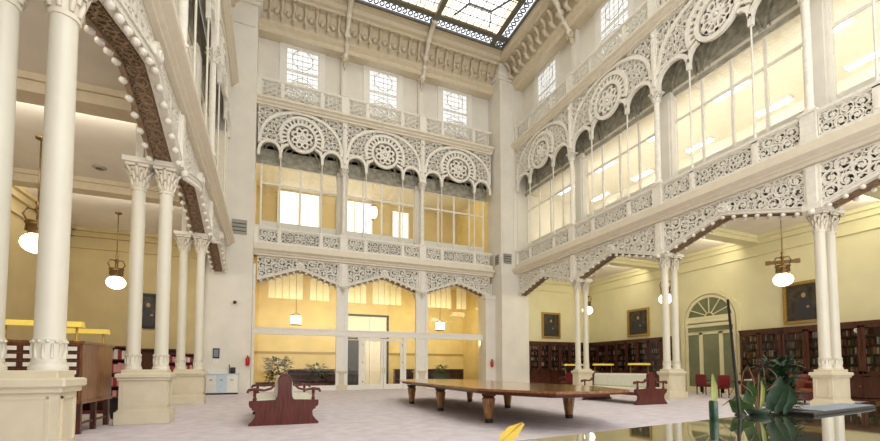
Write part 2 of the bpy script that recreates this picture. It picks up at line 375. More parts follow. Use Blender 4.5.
# ---- glazing (structure window) at local y=.8
def make_window(W, n, label):
    fr = MB(); y = .8; za, zb = 8.2, 13.5
    c = W/2; us = [.3, c-1.2, c, c+1.2, W-.3]
    for u in us: fr.box(u-.05, y-.05, za, u+.05, y+.05, zb)
    for z in (za+.05, 12.3, zb-.05): fr.box(.3, y-.04, z-.05, W-.3, y+.04, z+.05)
    o = fr.build('window_%d' % n, 'iron'); o['kind'] = 'structure'; o['label'] = label
    d = MB(); d.box(.3, y+.01, za, W-.3, y+.05, 10.05); d.build('lower_panel', 'white', o)
    g = MB(); g.sheet(.3, W-.3, y, za, zb); g.build('pane', 'glass', o)
    return o
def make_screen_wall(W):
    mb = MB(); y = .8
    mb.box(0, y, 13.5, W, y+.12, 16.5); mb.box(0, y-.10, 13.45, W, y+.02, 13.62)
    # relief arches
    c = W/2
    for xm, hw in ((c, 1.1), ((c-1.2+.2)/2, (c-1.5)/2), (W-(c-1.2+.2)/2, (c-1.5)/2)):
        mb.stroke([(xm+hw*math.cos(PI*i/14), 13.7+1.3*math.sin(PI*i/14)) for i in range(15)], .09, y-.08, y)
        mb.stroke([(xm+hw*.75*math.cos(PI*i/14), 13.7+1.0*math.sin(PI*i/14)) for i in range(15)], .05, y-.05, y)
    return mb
# ---- ground paired column (local x = along arcade... pair runs along local y)
def capital(mb, z0, z1, r):
    mb.lathe([(r*1.15, z0-.04), (r*1.2, z0), (r*1.02, z0+.04), (r*1.05, z0+.2*(z1-z0)), (r*1.35, z0+.55*(z1-z0)), (r*1.75, z0+.84*(z1-z0)), (r*1.6, z0+.86*(z1-z0))], 0, 0, 16)
    for ring, (h0, h1, rr0, rr1) in enumerate(((.08, .45, 1.06, 1.4), (.3, .72, 1.2, 1.75), (.5, .9, 1.4, 2.15))):
        for k in range(8):
            a = PI/4*k+(PI/8 if ring == 1 else 0); ca, sa = math.cos(a), math.sin(a); H = z1-z0
            P = [(r*rr0*ca, r*rr0*sa, z0+h0*H), (r*(rr0+.2)*ca, r*(rr0+.2)*sa, z0+(h0+h1)/2*H), (r*rr1*ca, r*rr1*sa, z0+h1*H), (r*(rr1+.08)*ca, r*(rr1+.08)*sa, z0+(h1-.07)*H)]
            mb.tube(P, [r*.2, r*.26, r*.2, r*.1], 5)
    s = r*1.75; mb.box(-s, -s, z0+.88*(z1-z0), s, s, z1)
def make_column(label):
    root = thing('paired_column', label, 'column'); ys = (.29, .86); yc = .575
    mb = MB(); hx, hy = .25, .48
    mb.bev(-hx-.07, yc-hy-.07, 0, hx+.07, yc+hy+.07, .30, .01); mb.bev(-hx-.03, yc-hy-.03, .29, hx+.03, yc+hy+.03, .34, .012)
    mb.box(-hx, yc-hy, .34, hx, yc+hy, 1.04)
    mb.build('pedestal', 'pedestal', root)
    pn = MB()
    for sgn in (-1, 1):
        y = yc+sgn*hy
        for (a, b, cc, d) in ((-hx+.07, .42, hx-.07, .45), (-hx+.07, .95, hx-.07, .98), (-hx+.07, .42, -hx+.1, .98), (hx-.1, .42, hx-.07, .98)):
            pn.box(a, min(y, y+sgn*.02), b, cc, max(y, y+sgn*.02), d)
    for sgn in (-1, 1):
        x = sgn*hx
        for (a, b, cc, d) in ((yc-hy+.08, .42, yc+hy-.08, .45), (yc-hy+.08, .95, yc+hy-.08, .98), (yc-hy+.08, .42, yc-hy+.11, .98), (yc+hy-.11, .42, yc+hy-.08, .98)):
            pn.box(min(x, x+sgn*.008), a, b, max(x, x+sgn*.008), cc, d)
    pn.build('pedestal_moulding', 'pedestal', root)
    mb = MB(); mb.bev(-hx-.04, yc-hy-.04, 1.02, hx+.04, yc+hy+.04, 1.09, .01); mb.bev(-hx-.08, yc-hy-.08, 1.08, hx+.08, yc+hy+.08, 1.19, .02)
    mb.bev(-hx+.02, yc-hy+.02, 1.18, hx-.02, yc+hy-.02, 1.28, .01); mb.build('pedestal_cap', 'pedestal', root)
    sh = MB(); r = .146
    sh.lathe([(r*1.24, 1.27), (r*1.27, 1.31), (r*1.2, 1.34), (r*1.08, 1.36), (r*1.12, 1.38), (r*1.08, 1.41), (r, 1.44), (r, 1.6), (r, 2.6), (r*.985, 4.2), (r*.95, 5.62)], 0, 0, 24)
    band = MB()
    for k in range(12):
        a = 2*PI*k/12; ca, sa = math.cos(a), math.sin(a)
        band.tube([(r*1.0*ca, r*1.0*sa, 1.42), (r*1.08*ca, r*1.08*sa, 1.52), (r*1.05*ca, r*1.05*sa, 1.60)], [.02, .016, .012], 5)
        band.ball(r*1.06*math.cos(a+.26), r*1.06*math.sin(a+.26), 1.62, .022, 6, 4)
    band.lathe([(r*1.05, 1.635), (r*1.07, 1.65), (r*1.05, 1.665)], 0, 0, 20)
    cp = MB(); capital(cp, 5.66, 6.24, r*.95)
    sm = bm = cm = None
    for y in ys:
        if sm is None:
            s1 = sh.build('shaft', 'column', root); sm = s1.data; s2 = band.build('leaf_band', 'column', s1); bm = s2.data; s3 = cp.build('capital', 'paint', root); cm = s3.data
        else:
            s1 = bpy.data.objects.new('shaft', sm); s2 = bpy.data.objects.new('leaf_band', bm); s3 = bpy.data.objects.new('capital', cm)
            for o in (s1, s2, s3): C.objects.link(o)
            s1.parent = root; s2.parent = s1; s3.parent = root
        s1.location = (0, y, 0); s3.location = (0, y, 0)
    mb = MB(); mb.box(-.30, -.0, 6.24, .30, yc*2, 6.36); mb.box(-.22, .0, 6.36, .22, .6, 7.74); mb.box(-.08, .78, 6.36, .08, .94, 7.8)
    mb.box(-.13, -.06, 6.5, .13, .0, 7.7); mb.box(-.26, -.10, 6.30, .26, .06, 6.5); mb.ball(0, -.08, 6.24, .1, 8, 6)
    mb.build('upper_post', 'iron', root)
    return root
def make_upper_column(label):   # slender column with capital + pilaster behind (level 2), post to cornice
    root = thing('gallery_column', label, 'column')
    mb = MB(); r = .12
    mb.lathe([(r*1.5, 9.45), (r*1.5, 9.55), (r*1.2, 9.6), (r, 9.68), (r*.95, 13.25)], 0, .06, 14); mb.build('shaft', 'iron', root)
    mb = MB(); capital(mb, 13.22, 13.62, r*1.15); o = mb.build('capital', 'iron', root); o.location = (0, .06, 0)
    mb = MB(); mb.box(-.13, -.06, 13.6, .13, .16, 16.54); mb.box(-.06, -.12, 13.9, .06, -.06, 16.4); mb.ball(0, -.1, 16.2, .1, 8, 6); mb.build('upper_post', 'iron', root)
    mb = MB(); mb.box(-.32, .55, 8.2, .32, .95, 13.62); mb.box(-.24, .48, 9.4, .24, .56, 13.4); mb.box(-.36, .5, 13.3, .36, .98, 13.5); mb.build('pilaster', 'pier', root)
    return root
def make_bracket(label):   # curved iron bracket under the skylight cornice, with pilaster
    root = thing('roof_bracket', label, 'bracket')
    P = [(0, .2, 20.3), (0, .0, 20.85), (0, -.35, 21.3), (0, -.55, 21.8), (0, -.8, 22.25), (0, -1.15, 22.6), (0, -1.5, 22.85), (0, -2.2, 23.05)]
    mb = MB(); mb.tube(P, [.07, .10, .13, .14, .15, .15, .16, .16], 8)
    for i in range(1, 8): mb.ball(P[i][0], P[i][1], P[i][2], .19 if i % 2 else .15, 8, 6)
    mb.build('arm', 'paint', root)
    mb = MB(); mb.ball(0, .1, 20.72, .2, 10, 6); mb.ball(0, .22, 20.45, .12, 8, 6); mb.lathe([(.01, 20.05), (.07, 20.2), (.1, 20.35)], 0, .24, 8)
    for k in range(6): a = k*PI/3; mb.ball(.22*math.cos(a), -.02, 20.72+.22*math.sin(a), .07, 6, 4)
    mb.build('rosette_knob', 'gilt' if False else 'cornice', root)
    mb = MB(); mb.box(-.2, .32, 16.98, .2, .62, 21.0); mb.box(-.14, .27, 18.3, .14, .33, 20.2); mb.build('pilaster', 'pier', root)
    return root
def make_attic_window(W, n, label):
    c = W/2; y = .6; x0, x1, z0, z1 = c-1.33, c+1.33, 17.6, 21.1
    mb = MB()
    for a, b, cc, d in ((x0, z0+.25, x0+.35, z1-.2), (x1-.35, z0+.25, x1, z1-.2), (x0, z1-.2, x1, z1-.02), (x0, z0, x1, z0+.25)): mb.box(a, y-.08, b, cc, y+.02, d)
    for a, b, cc, d in ((x0+.35, z0+.25, x0+.43, z1-.3), (x1-.43, z0+.25, x1-.35, z1-.3), (x0+.35, z1-.3, x1-.35, z1-.2), (x0+.43, 19.35, x1-.43, 19.47)): mb.box(a, y-.05, b, cc, y+.0, d)
    o = mb.build('window_%d' % n, 'white'); o['kind'] = 'structure'; o['label'] = label
    g = MB(); g.box(x0+.35, y-.02, z0+.2, x1-.35, y-.005, z1-.2); g.build('pane', 'frost', o)
    l = MB()
    for k in range(1, 6): u = x0+.43+(x1-x0-.86)*k/6; l.box(u-.012, y-.03, z0+.2, u+.012, y-.02, z1-.25)
    for k in range(1, 9): z = z0+.25+(z1-z0-.5)*k/9; l.box(x0+.4, y-.03, z-.012, x1-.4, y-.02, z+.012)
    l.stroke(ringpts(c, 20.25, .6, n=16)[:-1], .03, y-.035, y-.02, True); l.stroke(ringpts(c, 18.5, .6, n=16)[:-1], .03, y-.035, y-.02, True)
    l.build('leading', 'grey', o)
    return o
# ------------------------------------------------------------------ assemble galleries
NAMEB = ['bay toward the white cabinet', 'bay above the double doors', 'bay toward the bookcases']
NAMER = ['bookcase side, bay at the corner pier', 'bookcase side, second bay from corner pier', 'bookcase side, third bay from corner pier', 'bookcase side, fourth bay from corner pier']
NAMEL = ['catalogue side, bay at the corner pier', 'catalogue side, second bay from corner pier', 'catalogue side, third bay from corner pier', 'catalogue side, fourth bay from corner pier']
slots = [((BX[i], YB, 0), 0, BX[i+1]-BX[i], NAMEB[i], 'B') for i in range(3)]
slots += [((XR, RY[i], 0), -PI/2, RY[i]-RY[i+1], NAMER[i], 'R') for i in range(4)]
slots += [((XL, LY[i+1], 0), PI/2, LY[i]-LY[i+1], NAMEL[i], 'L') for i in range(4)]
protos = {}
win = 0
for loc, rz, W, nm, side in slots:
    key = 'B' if side == 'B' else 'S'; W0 = 5.13 if key == 'B' else 5.65
    if key not in protos:
        protos[key] = dict(
            sp=(make_spandrel(W0, ''), 'white fretwork spandrel arch with pendants, ', 'ground arcade spandrels'),
            ba=(make_balustrade(W0, 8.45, 9.42, 'gallery_balustrade', ''), 'pierced cream first-floor balustrade, ', 'first gallery balustrades'),
            ub=(make_balustrade(W0, 16.98, 18.22, 'upper_balustrade', '', True), 'lacy cream top-floor balustrade, ', 'top gallery balustrades'),
            tr=(make_tracery(W0, ''), 'white tracery screen with round rosette, ', 'rosette tracery screens'))
        first = True
    else: first = False
    for k, (o, lb, gp) in protos[key].items():
        if first: o['label'] = lb+nm; o['group'] = gp; o.location = loc; o.rotation_euler = (0,0,rz); o.scale = (W/W0, 1, 1)
        else: copy_tree(o, lb+nm, loc, rz, W/W0, gp)
    win += 1; w = make_window(W, win, 'cream framed gallery glazing, '+nm); w.location = loc; w.rotation_euler = (0,0,rz)
    win += 1; w = make_attic_window(W, win, 'white framed leaded attic window, '+nm); w.location = loc; w.rotation_euler = (0,0,rz)
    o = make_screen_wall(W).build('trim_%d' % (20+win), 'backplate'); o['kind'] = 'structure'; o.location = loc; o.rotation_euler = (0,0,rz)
# columns
col0 = make_column('white paired column on pedestal between the double doors and the white cabinet'); col0.location = (BX[1], YB, 0)
ORD = ['first from the corner pier', 'second from the corner pier', 'third from the corner pier']
copy_tree(col0, 'white paired column on pedestal between the double doors and the corner pier', (BX[2], YB, 0), 0)
for i, y in enumerate(RY[1:4]): copy_tree(col0, 'white paired column on stone pedestal, bookcase side, '+ORD[i], (XR, y, 0), -PI/2)
for i, y in enumerate(LY[1:4]): copy_tree(col0, 'white paired column on stone pedestal, catalogue side, '+ORD[i], (XL, y, 0), PI/2)
for fn_, lb, nm_ in ((make_upper_column, 'slender first-floor column with leafy capital, ', 'c'), (make_bracket, 'curved ornate roof bracket with knob, ', 'b')):
    o = fn_(lb+'back wall, toward the white cabinet'); o.location = (BX[1], YB, 0)
    copy_tree(o, lb+'back wall, toward the bookcases', (BX[2], YB, 0), 0)
    for i, y in enumerate(RY[1:4]): copy_tree(o, lb+'bookcase side, '+ORD[i], (XR, y, 0), -PI/2)
    for i, y in enumerate(LY[1:4]): copy_tree(o, lb+'catalogue side, '+ORD[i], (XL, y, 0), PI/2)
# cornices (trim structure)
c1 = [(0, 7.74), (-.12, 7.74), (-.12, 7.84), (-.2, 7.88), (-.2, 7.94), (-.34, 8.02), (-.38, 8.05), (-.38, 8.15), (-.12, 8.2), (-.12, 8.45), (.2, 8.45), (.3, 7.8)]
c2 = [(0, 16.54), (-.12, 16.54), (-.12, 16.64), (-.24, 16.7), (-.24, 16.78), (-.38, 16.86), (-.38, 16.98), (.3, 16.98), (.3, 16.6)]
ent = [(.8, 21.0), (-.05, 21.0), (-.12, 21.1), (-.12, 21.25), (-.3, 21.4), (-.32, 21.55), (-.2, 21.62), (-.22, 21.75), (-.5, 22.35), (-.62, 22.6), (-.95, 22.62), (-1.0, 22.75), (-1.2, 22.8), (-1.34, 22.95), (-1.34, 23.2), (.8, 23.4)]
n = 0
def cornice(prof, pts, m, lab):
    global n; n += 1
    # prof offsets negative = toward hall
    o = MB().extr(prof, pts).build('trim_%d' % n, m); o['kind'] = 'structure'; o['label'] = lab
    return o
for prof, m, nm in ((c1, 'band', 'first floor cornice'), (c2, 'band', 'second floor cornice')):
    cornice(prof, [(BX[0], YB), (BX[3], YB)], m, nm+' along the back gallery')
    cornice(prof, [(XR, 24.5), (XR, -1)], m, nm+' along the right gallery')
    cornice(prof, [(XL, -1), (XL, 24.5)], m, nm+' along the left gallery')
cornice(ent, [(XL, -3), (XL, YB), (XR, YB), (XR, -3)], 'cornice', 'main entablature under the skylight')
# modillions and frieze ornament
mb = MB()
def modil(mb, P, dx, dy, nx, ny):   # at plan point P, hall direction n
    def q(a, o, z): return (P[0]+dx*a+nx*o, P[1]+dy*a+ny*o, z)
    pts = [q(0, -.3, 21.62), q(0, -.55, 21.66), q(0, -.66, 21.85), q(0, -.55, 22.02), q(0, -.62, 22.3), q(0, -.8, 22.48), q(0, -1.0, 22.55)]
    mb.tube([(x, y, z) for x, y, z in pts], [.07, .13, .12, .08, .10, .13, .12], 6)
for k in range(27):
    x = XL+.6+(XR-XL-1.2)*k/26; modil(mb, (x, YB), 1, 0, 0, 1)
for k in range(38):
    y = 24.9-.67*k; modil(mb, (XR, y), 0, 1, 1, 0); modil(mb, (XL, y), 0, 1, -1, 0)
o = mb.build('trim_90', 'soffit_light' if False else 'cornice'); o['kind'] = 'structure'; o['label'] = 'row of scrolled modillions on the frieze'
mb = MB()
for k in range(26):
    x = XL+.93+(XR-XL-1.2)*k/26; mb.ball(x, YB-.40, 22.1, .18, 8, 5); mb.ball(x, YB-.22, 21.5, .07, 6, 4)
for k in range(38):
    y = 24.56-.67*k
    for X, s in ((XR, -1), (XL, 1)): mb.ball(X+s*.40, y, 22.1, .18, 8, 5)
o = mb.build('trim_91', 'cornice'); o['kind'] = 'structure'; o['label'] = 'row of plaster bosses on the frieze'
# ------------------------------------------------------------------ room shell
S = lambda name, m, *bs, label=None: struct(name, [mb.box(*b) for mb in [MB()] for b in [bs[0]]][0] if len(bs) == 1 else boxes(bs), m, label)
def boxes(bs):
    mb = MB()
    for b in bs: mb.box(*b)
    return mb
S('floor', 'carpet', (-8.8, -4, -.2, 22.6, 32, 0))
# attic walls and upper shells
S('wall_attic_back', 'pier', (XL, 26.2, 16.6, XR+.6, 26.4, 21.2)); S('wall_attic_right', 'pier', (XR+.6, -4, 16.6, XR+.8, 26.4, 21.2)); S('wall_attic_left', 'pier', (XL-.8, -4, 16.6, XL-.6, 26.4, 21.2))
S('ceiling_gallery_walk', 'paint', (BX[0]-.1, YB+.25, 16.5, BX[3]+.1, 26.3, 16.9), (XR+.25, -1, 16.5, XR+.7, 24.6, 16.9), (XL-.7, -1, 16.5, XL-.25, 24.6, 16.9), (BX[0]-.1, YB+.25, 8.0, BX[3]+.1, 26.4, 8.2))
# piers
pl_ = MB(); pl_.box(-2.3, 24.5, 7.7, -.88, 26.3, 21.5); pl_.box(-3.2, 24.3, 0, -.88, 26.3, 7.75); pl_.box(-2.2, 24.42, 20.2, -1.0, 24.5, 20.3)
pl_.box(-2.45, 24.38, 21.45, -.75, 26.3, 21.65); pl_.box(-2.55, 24.28, 21.65, -.65, 26.3, 21.9); pl_.box(-2.3, 24.42, 21.9, -.8, 26.3, 22.6)
pl_.box(-3.1, 24.45, 8.1, -2.2, 26.3, 21.2)
struct('wall_pier_left', pl_, 'pier')
pr_ = MB(); pr_.box(14.6, 24.5, 7.7, 16.0, 26.3, 21.5); pr_.box(14.5, 24.3, 0, 16.65, 26.3, 7.75); pr_.box(14.45, 24.38, 21.45, 16.1, 26.3, 21.65); pr_.box(14.35, 24.28, 21.65, 16.1, 26.3, 21.9); pr_.box(14.5, 24.42, 21.9, 16.1, 26.3, 22.6)
pr_.box(14.72, 24.47, 8.2, 14.8, 24.5, 21); pr_.box(15.6, 24.47, 8.2, 15.68, 24.5, 21)
pr_.box(13.75, 25.2, 0, 14.6, 26.3, 6.3); pr_.box(13.68, 25.13, 6.1, 14.6, 26.3, 6.35); pr_.box(15.9, 24.45, 8.1, 16.8, 26.3, 21.2)
struct('wall_pier_right', pr_, 'pier')
# left aisle
S('wall_left', 'ochre', (-8.8, -4, 0, -8.6, 24.2, 13.8)); S('wall_back_left', 'ochre', (-8.8, 24.1, 0, -3.1, 24.3, 7.9))
S('wall_back_left_upper', 'beige', (-8.8, 24.1, 8.0, -2.2, 24.3, 13.8))
S('ceiling_left', 'ceiling', (-8.8, -4, 7.85, XL-.3, 24.3, 8.1)); S('ceiling_left_upper', 'beige', (-8.8, -4, 13.6, XL-.75, 24.3, 13.8))
for i, y in enumerate(LY[1:4]): S('trim_%d' % (100+i), 'cornice', (-8.6, y-.28, 7.45, XL-1.0, y+.28, 7.9), (-8.6, y-.36, 7.7, XL-1.0, y+.36, 7.86))
S('trim_104', 'ochre', (-8.6, 23.95, 7.45, -3.1, 24.12, 7.86), (-8.6, 23.8, 7.68, -3.1, 24.12, 7.86), (-8.62, -4, 7.45, -8.45, 24.1, 7.86), (-8.62, -4, 7.68, -8.3, 24.1, 7.86), (-8.6, 24.0, 6.9, -3.1, 24.12, 7.0), (-8.62, -4, 6.9, -8.5, 24.1, 7.0))
# right aisle
S('wall_right', 'lime', (22.4, -4, 0, 22.6, 25, 7.9)); S('wall_right_upper', 'beige', (22.4, -4, 8, 22.6, 25, 13.8))
S('wall_back_right', 'lime', (16.6, 24.8, 0, 22.6, 25.0, 7.9)); S('wall_back_right_upper', 'beige', (16.0, 24.6, 8.1, 22.6, 24.8, 13.8))
S('ceiling_right', 'ceiling', (XR+.3, -4, 7.85, 22.6, 25, 8.1)); S('ceiling_right_upper', 'beige', (XR+.75, -4, 13.6, 22.6, 25, 13.8))
for i, y in enumerate(RY[1:4]): S('trim_%d' % (110+i), 'lime', (XR+1.0, y-.28, 7.5, 22.4, y+.28, 7.9), (XR+1.0, y-.36, 7.7, 22.4, y+.36, 7.86))
S('trim_114', 'lime', (22.25, -4, 7.45, 22.41, 24.8, 7.86), (22.1, -4, 7.68, 22.41, 24.8, 7.86), (16.6, 24.65, 7.45, 22.4, 24.81, 7.86), (22.3, -4, 6.9, 22.41, 24.8, 7.0), (16.6, 24.7, 6.9, 22.4, 24.81, 7.0))
# rear rooms
S('wall_back', 'yellow', (-1.2, 31, 0, 15.0, 31.2, 7.9)); S('wall_back_upper', 'ochre', (-1.2, 32, 8, 15.0, 32.2, 14.6)); S('wall_rear_side_left', 'yellow', (-1.2, 26.2, 0, -1.0, 32.2, 14.6)); S('wall_rear_side_right', 'yellow', (14.8, 26.2, 0, 15.0, 32.2, 14.6))
S('ceiling_rear', 'yellow', (-1.2, 26.2, 7.8, 15.0, 32.2, 8.1)); S('ceiling_rear_upper', 'beige', (-1.2, 26.4, 14.4, 15.0, 32.2, 14.6))
S('trim_120', 'dado', (-1.0, 30.94, 2.34, 14.8, 31.0, 2.5))
# skylight
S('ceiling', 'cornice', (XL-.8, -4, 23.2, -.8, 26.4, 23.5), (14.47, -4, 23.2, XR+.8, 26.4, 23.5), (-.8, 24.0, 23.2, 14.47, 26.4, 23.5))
x0, x1, y1_ = -.8, 14.47, 24.0
fr = MB(); fr.box(x0, y1_-.12, 23.15, x1, y1_, 23.45); fr.box(x0, -4, 23.15, x0+.12, y1_-.12, 23.45); fr.box(x1-.12, -4, 23.15, x1, y1_-.12, 23.45)
fr.box(x0, y1_-1.0, 23.2, x1, y1_-.66, 23.4); fr.box(x0+.66, -4, 23.21, x0+1.0, y1_-.12, 23.41); fr.box(x1-1.0, -4, 23.21, x1-.66, y1_-.12, 23.41)
for xx in (BX[1], BX[2]): fr.box(xx-.16, -4, 23.0, xx+.16, y1_, 23.42)
for yy in RY[1:4]: fr.box(x0, yy-.16, 23.02, x1, yy+.16, 23.42)
sky = fr.build('window_60', 'skyframe'); sky['kind'] = 'structure'; sky['label'] = 'stained glass skylight over the hall'
g = MB(); g.box(x0+.1, y1_-.7, 23.3, x1-.1, y1_-.1, 23.34); g.box(x0+.1, -4, 23.3, x0+.7, y1_-.7, 23.34); g.box(x1-.7, -4, 23.3, x1-.1, y1_-.7, 23.34); g.build('border_glass', 'bandglass', sky)
g = MB()
k = 0; xx = x0+.25
while xx < x1-.1: g.stroke([(xx+.13*math.cos(a*PI/4), y1_-.39+.17*math.sin(a*PI/4)) for a in range(8)], .07, 23.25, 23.29, True, fn=lambda u, y, z: (u, z, y)); xx += .36
yy = y1_-.3
while yy > 4:
    for X in (x0+.39, x1-.39): g.stroke([(X+.17*math.cos(a*PI/4), yy+.13*math.sin(a*PI/4)) for a in range(8)], .07, 23.25, 23.29, True, fn=lambda u, y, z: (u, z, y))
    yy -= .36
g.build('border_lattice', 'lead', sky)
g = MB(); g.box(x0+.9, -4, 23.34, x1-.9, y1_-.9, 23.38); g.build('opal_glass', 'skyglass', sky)
g = MB(); yb = y1_-1.0
g.box(x0+1.0, yb-.32, 23.30, x1-1.0, yb, 23.33)
for X in (x0+1.0, x1-1.32): g.box(X, -4, 23.30, X+.32, yb, 23.33)
for xx in (BX[1], BX[2]): g.box(xx-.5, -4, 23.30, xx+.5, yb, 23.33)
g.build('amber_glass', 'yglass', sky)
g = MB(); xx = x0+1.0
while xx < x1-1: g.box(xx-.018, -4, 23.27, xx+.018, yb, 23.30); xx += .48
yy = yb
while yy > -4: g.box(x0+1, yy-.018, 23.27, x1-1, yy+.018, 23.30); yy -= .62
g.build('leading', 'lead', sky)
g = MB()
cells = [-.0, BX[1]+.2, BX[2]+.1, 13.7]
fnz = lambda u, y, z: (u, z, y)
for i in range(3):
    xa, xb = cells[i], cells[i+1]; xm = (xa+xb)/2; yy = yb
    for j in range(5):
        ya = 24.0-1.0-j*5.6 if j else yb; yc2 = ya-2.7
        hexa = [(xm+1.5*math.cos(a*PI/3), yc2+1.5*math.sin(a*PI/3)) for a in range(6)]
        g.stroke(hexa, .07, 23.2, 23.3, True, fn=fnz)
        for a in range(6):
            h = hexa[a]; e = (xm+2.45*math.cos(a*PI/3+.0), yc2+2.75*math.sin(a*PI/3)); g.stroke([h, e], .06, 23.2, 23.3, False, fn=fnz)
g.build('heavy_leading', 'lead', sky)
# ------------------------------------------------------------------ ground glass screen & doors at the back
mb = MB(); yS = 25.75
mb.box(-.88, yS-.1, 3.27, 14.55, yS+.12, 3.63); mb.box(-.88, yS-.13, 3.58, 14.55, yS+.15, 3.66)
for x in (-.85, 4.35, 8.95, 14.5, 3.85, 9.6): mb.box(x-.09, yS-.08, 0, x+.09, yS+.08, 7.3)
for x in (BX[1], BX[2]): mb.box(x-.34, yS-.05, 0, x+.34, yS+.3, 7.7)
for x in (5.25, 8.1): mb.box(x-.1, yS-.09, 0, x+.1, yS+.09, 3.3)
mb.box(-.88, yS-.06, 0, 5.2, yS+.06, .3); mb.box(8.1, yS-.06, 0, 14.5, yS+.06, .3)
o = struct('trim_130', mb, 'white', 'white timber screen with transom beneath the back gallery')
g = MB(); g.sheet(-.8, 5.2, yS, .3, 7.2); g.sheet(8.15, 14.45, yS, .3, 7.2); g.sheet(5.2, 8.15, yS, 3.6, 7.2); g.build('pane', 'glass', o)
def door(nm, xa, xb, y, rz=0, lab=''):
    W = xb-xa; mb = MB()
    for b in ((0, 0, .17, 3.2), (W-.17, 0, W, 3.2), (.17, 3.02, W-.17, 3.2), (.17, 0, W-.17, .34)): mb.box(b[0], -.04, b[1]+.02, b[2], .04, b[3])
    o = mb.build(nm, 'white'); o['kind'] = 'structure'; o['label'] = lab; o.location = (xa, y, 0); o.rotation_euler = (0,0,rz)
    g = MB(); g.sheet(.14, W-.14, 0, .34, 3.02); g.build('pane', 'glass', o)
    h = MB(); hx = W-.07 if xa < 6.5 else .07; h.tube([(hx, -.05, 1.0), (hx, -.1, 1.02), (hx, -.1, 1.35), (hx, -.05, 1.37)], .015); h.build('door_handle', 'brass', o)
    for z in (.5, 1.7, 2.8):
        h = MB(); hx = .04 if xa < 6.5 else W-.04; h.cbox(hx, -.05, z, .05, .03, .14); h.build('hinge', 'brass', o)
door('door_1', 5.36, 6.70, yS, 0, 'first leaf of the white glazed double doors'); door('door_2', 6.73, 7.99, yS, 0, 'second leaf of the white glazed double doors')
# rear doorway in the far wall
mb = MB()
for b in ((5.2, 0, 5.35, 5.3), (8.3, 0, 8.45, 5.3), (5.2, 5.2, 8.45, 5.35), (5.2, 3.5, 8.45, 3.62)): mb.box(b[0], 30.86, b[1], b[2], 31.0, b[3])
o = struct('door_3', mb, 'darkgrey', 'dark framed inner doorway beyond the glass doors')
g = MB(); g.box(5.35, 30.93, 3.62, 8.3, 30.95, 5.2); g.build('transom_pane', 'olive_pane' if False else 'beige', o)
g = MB(); g.box(7.0, 30.80, 0, 7.2, 30.92, 5.0); g.box(6.1, 30.8, 3.4, 7.7, 30.9, 3.6); g.box(6.6, 30.8, 0, 6.66, 30.9, 3.4); g.build('inner_frame', 'white', o)
g = MB(); g.box(5.4, 30.92, 0, 6.5, 30.94, 3.4); g.build('dark_panel', 'darkgrey', o)
g = MB(); g.box(6.7, 30.92, 0, 8.3, 30.94, 3.4); g.build('door_panel', 'beige', o)
# blinds of the rear room
for i in range(3):
    r = thing('vertical_blind', 'row of pale vertical slats hanging '+['above the wooden plant troughs', 'above the glass double doors', 'above the dark green trough'][i], 'blind', (BX[i]+2.56, 28.4, 5.8), 0, 'hanging slat blinds')
    for k in range(9):
        if (i, k) in ((0, 5), (1, 3), (2, 6)): continue
        m_ = MB(); m_.box(-1.75+k*.42, -.02, 0, -1.75+k*.42+.37, .02, 1.98); m_.build('slat', 'slat', r)
    m_ = MB(); m_.box(-1.9, -.06, 1.95, 2.1, .06, 2.02); m_.build('headrail', 'white', r)
# rear low bookcases
def low_case(x0_, x1_, y, lab, z=1.22):
    r = thing('low_bookcase', lab, 'bookcase', ((x0_+x1_)/2, y, 0)); w = (x1_-x0_)/2
    m_ = MB(); m_.box(-w, 0, 0, w, .4, .1); m_.box(-w, .36, .1, w, .4, z); m_.box(-w, 0, .1, -w+.04, .36, z); m_.box(w-.04, 0, .1, w, .36, z); m_.box(-w-.03, -.03, z, w+.03, .42, z+.05); m_.build('case', 'dark', r)
    for zz in (.5, .88): m_ = MB(); m_.box(-w+.04, .02, zz, w-.04, .36, zz+.025); m_.build('shelf', 'mahog', r)
    return r
low_case(1.2, 5.0, 29, 'low dark bookcase behind the wooden plant troughs')
low_case(8.5, 10.4, 29.3, 'short low dark bookcase beside the inner doorway')
low_case(10.6, 14.0, 29.3, 'long low dark bookcase behind the dark green trough')
# upper rear windows (white)
for i, (xa, xb, za, zb) in enumerate(((.45, 3.3, 9.2, 14.2), (4.6, 7.3, 9.2, 14.2), (9.0, 10.3, 9.2, 13.9))):
    mb = MB(); mb.box(xa, 31.9, za, xb, 32.0, zb)
    for x in np.linspace(xa, xb, 3): mb.box(x-.06, 31.8, za, x+.06, 31.92, zb)
    mb.box(xa, 31.8, 11.6, xb, 31.92, 11.7)
    o = mb.build('window_%d' % (70+i), 'white'); o['kind'] = 'structure'; o['label'] = 'bright tall window at the rear of the upper room'
    g = MB(); g.box(xa+.05, 31.86, za, xb-.05, 31.88, zb); g.build('pane', 'winglow', o)
# arched door on right wall
mb = MB(); yc, X = 15.5, 22.4; R1, R2 = 1.68, 1.34; zs = 3.95
def arc(r, n=20, z=zs): return [(yc+r*math.cos(PI*i/n), z+r*math.sin(PI*i/n)) for i in range(n+1)]
ring = [(p, q) for p, q in arc(R1)]
def xpl(mb, pts, w, xa, xb, closed=False): mb.stroke(pts, w, xa, xb, closed, fn=lambda u, y, z: (y, u, z))
xpl(mb, [(yc+(R1-.1), 0)]+arc(R1-.1)+[(yc-(R1-.1), 0)], .22, X-.12, X)
xpl(mb, [(yc+R2, 0)]+arc(R2)+[(yc-R2, 0)], .14, X-.08, X)
for z0_, z1_ in ((3.8, 4.2), (3.2, 3.32), (3.3, 3.36)): mb.box(X-.07, yc-1.3, z0_, X, yc+1.3, z1_)
mb.box(X-.07, yc-1.28, 3.62, X, yc+1.28, 3.85)
for y in (yc-.62, yc+.5): mb.box(X-.07, y-.1, 0, X, y+.1, 3.3)
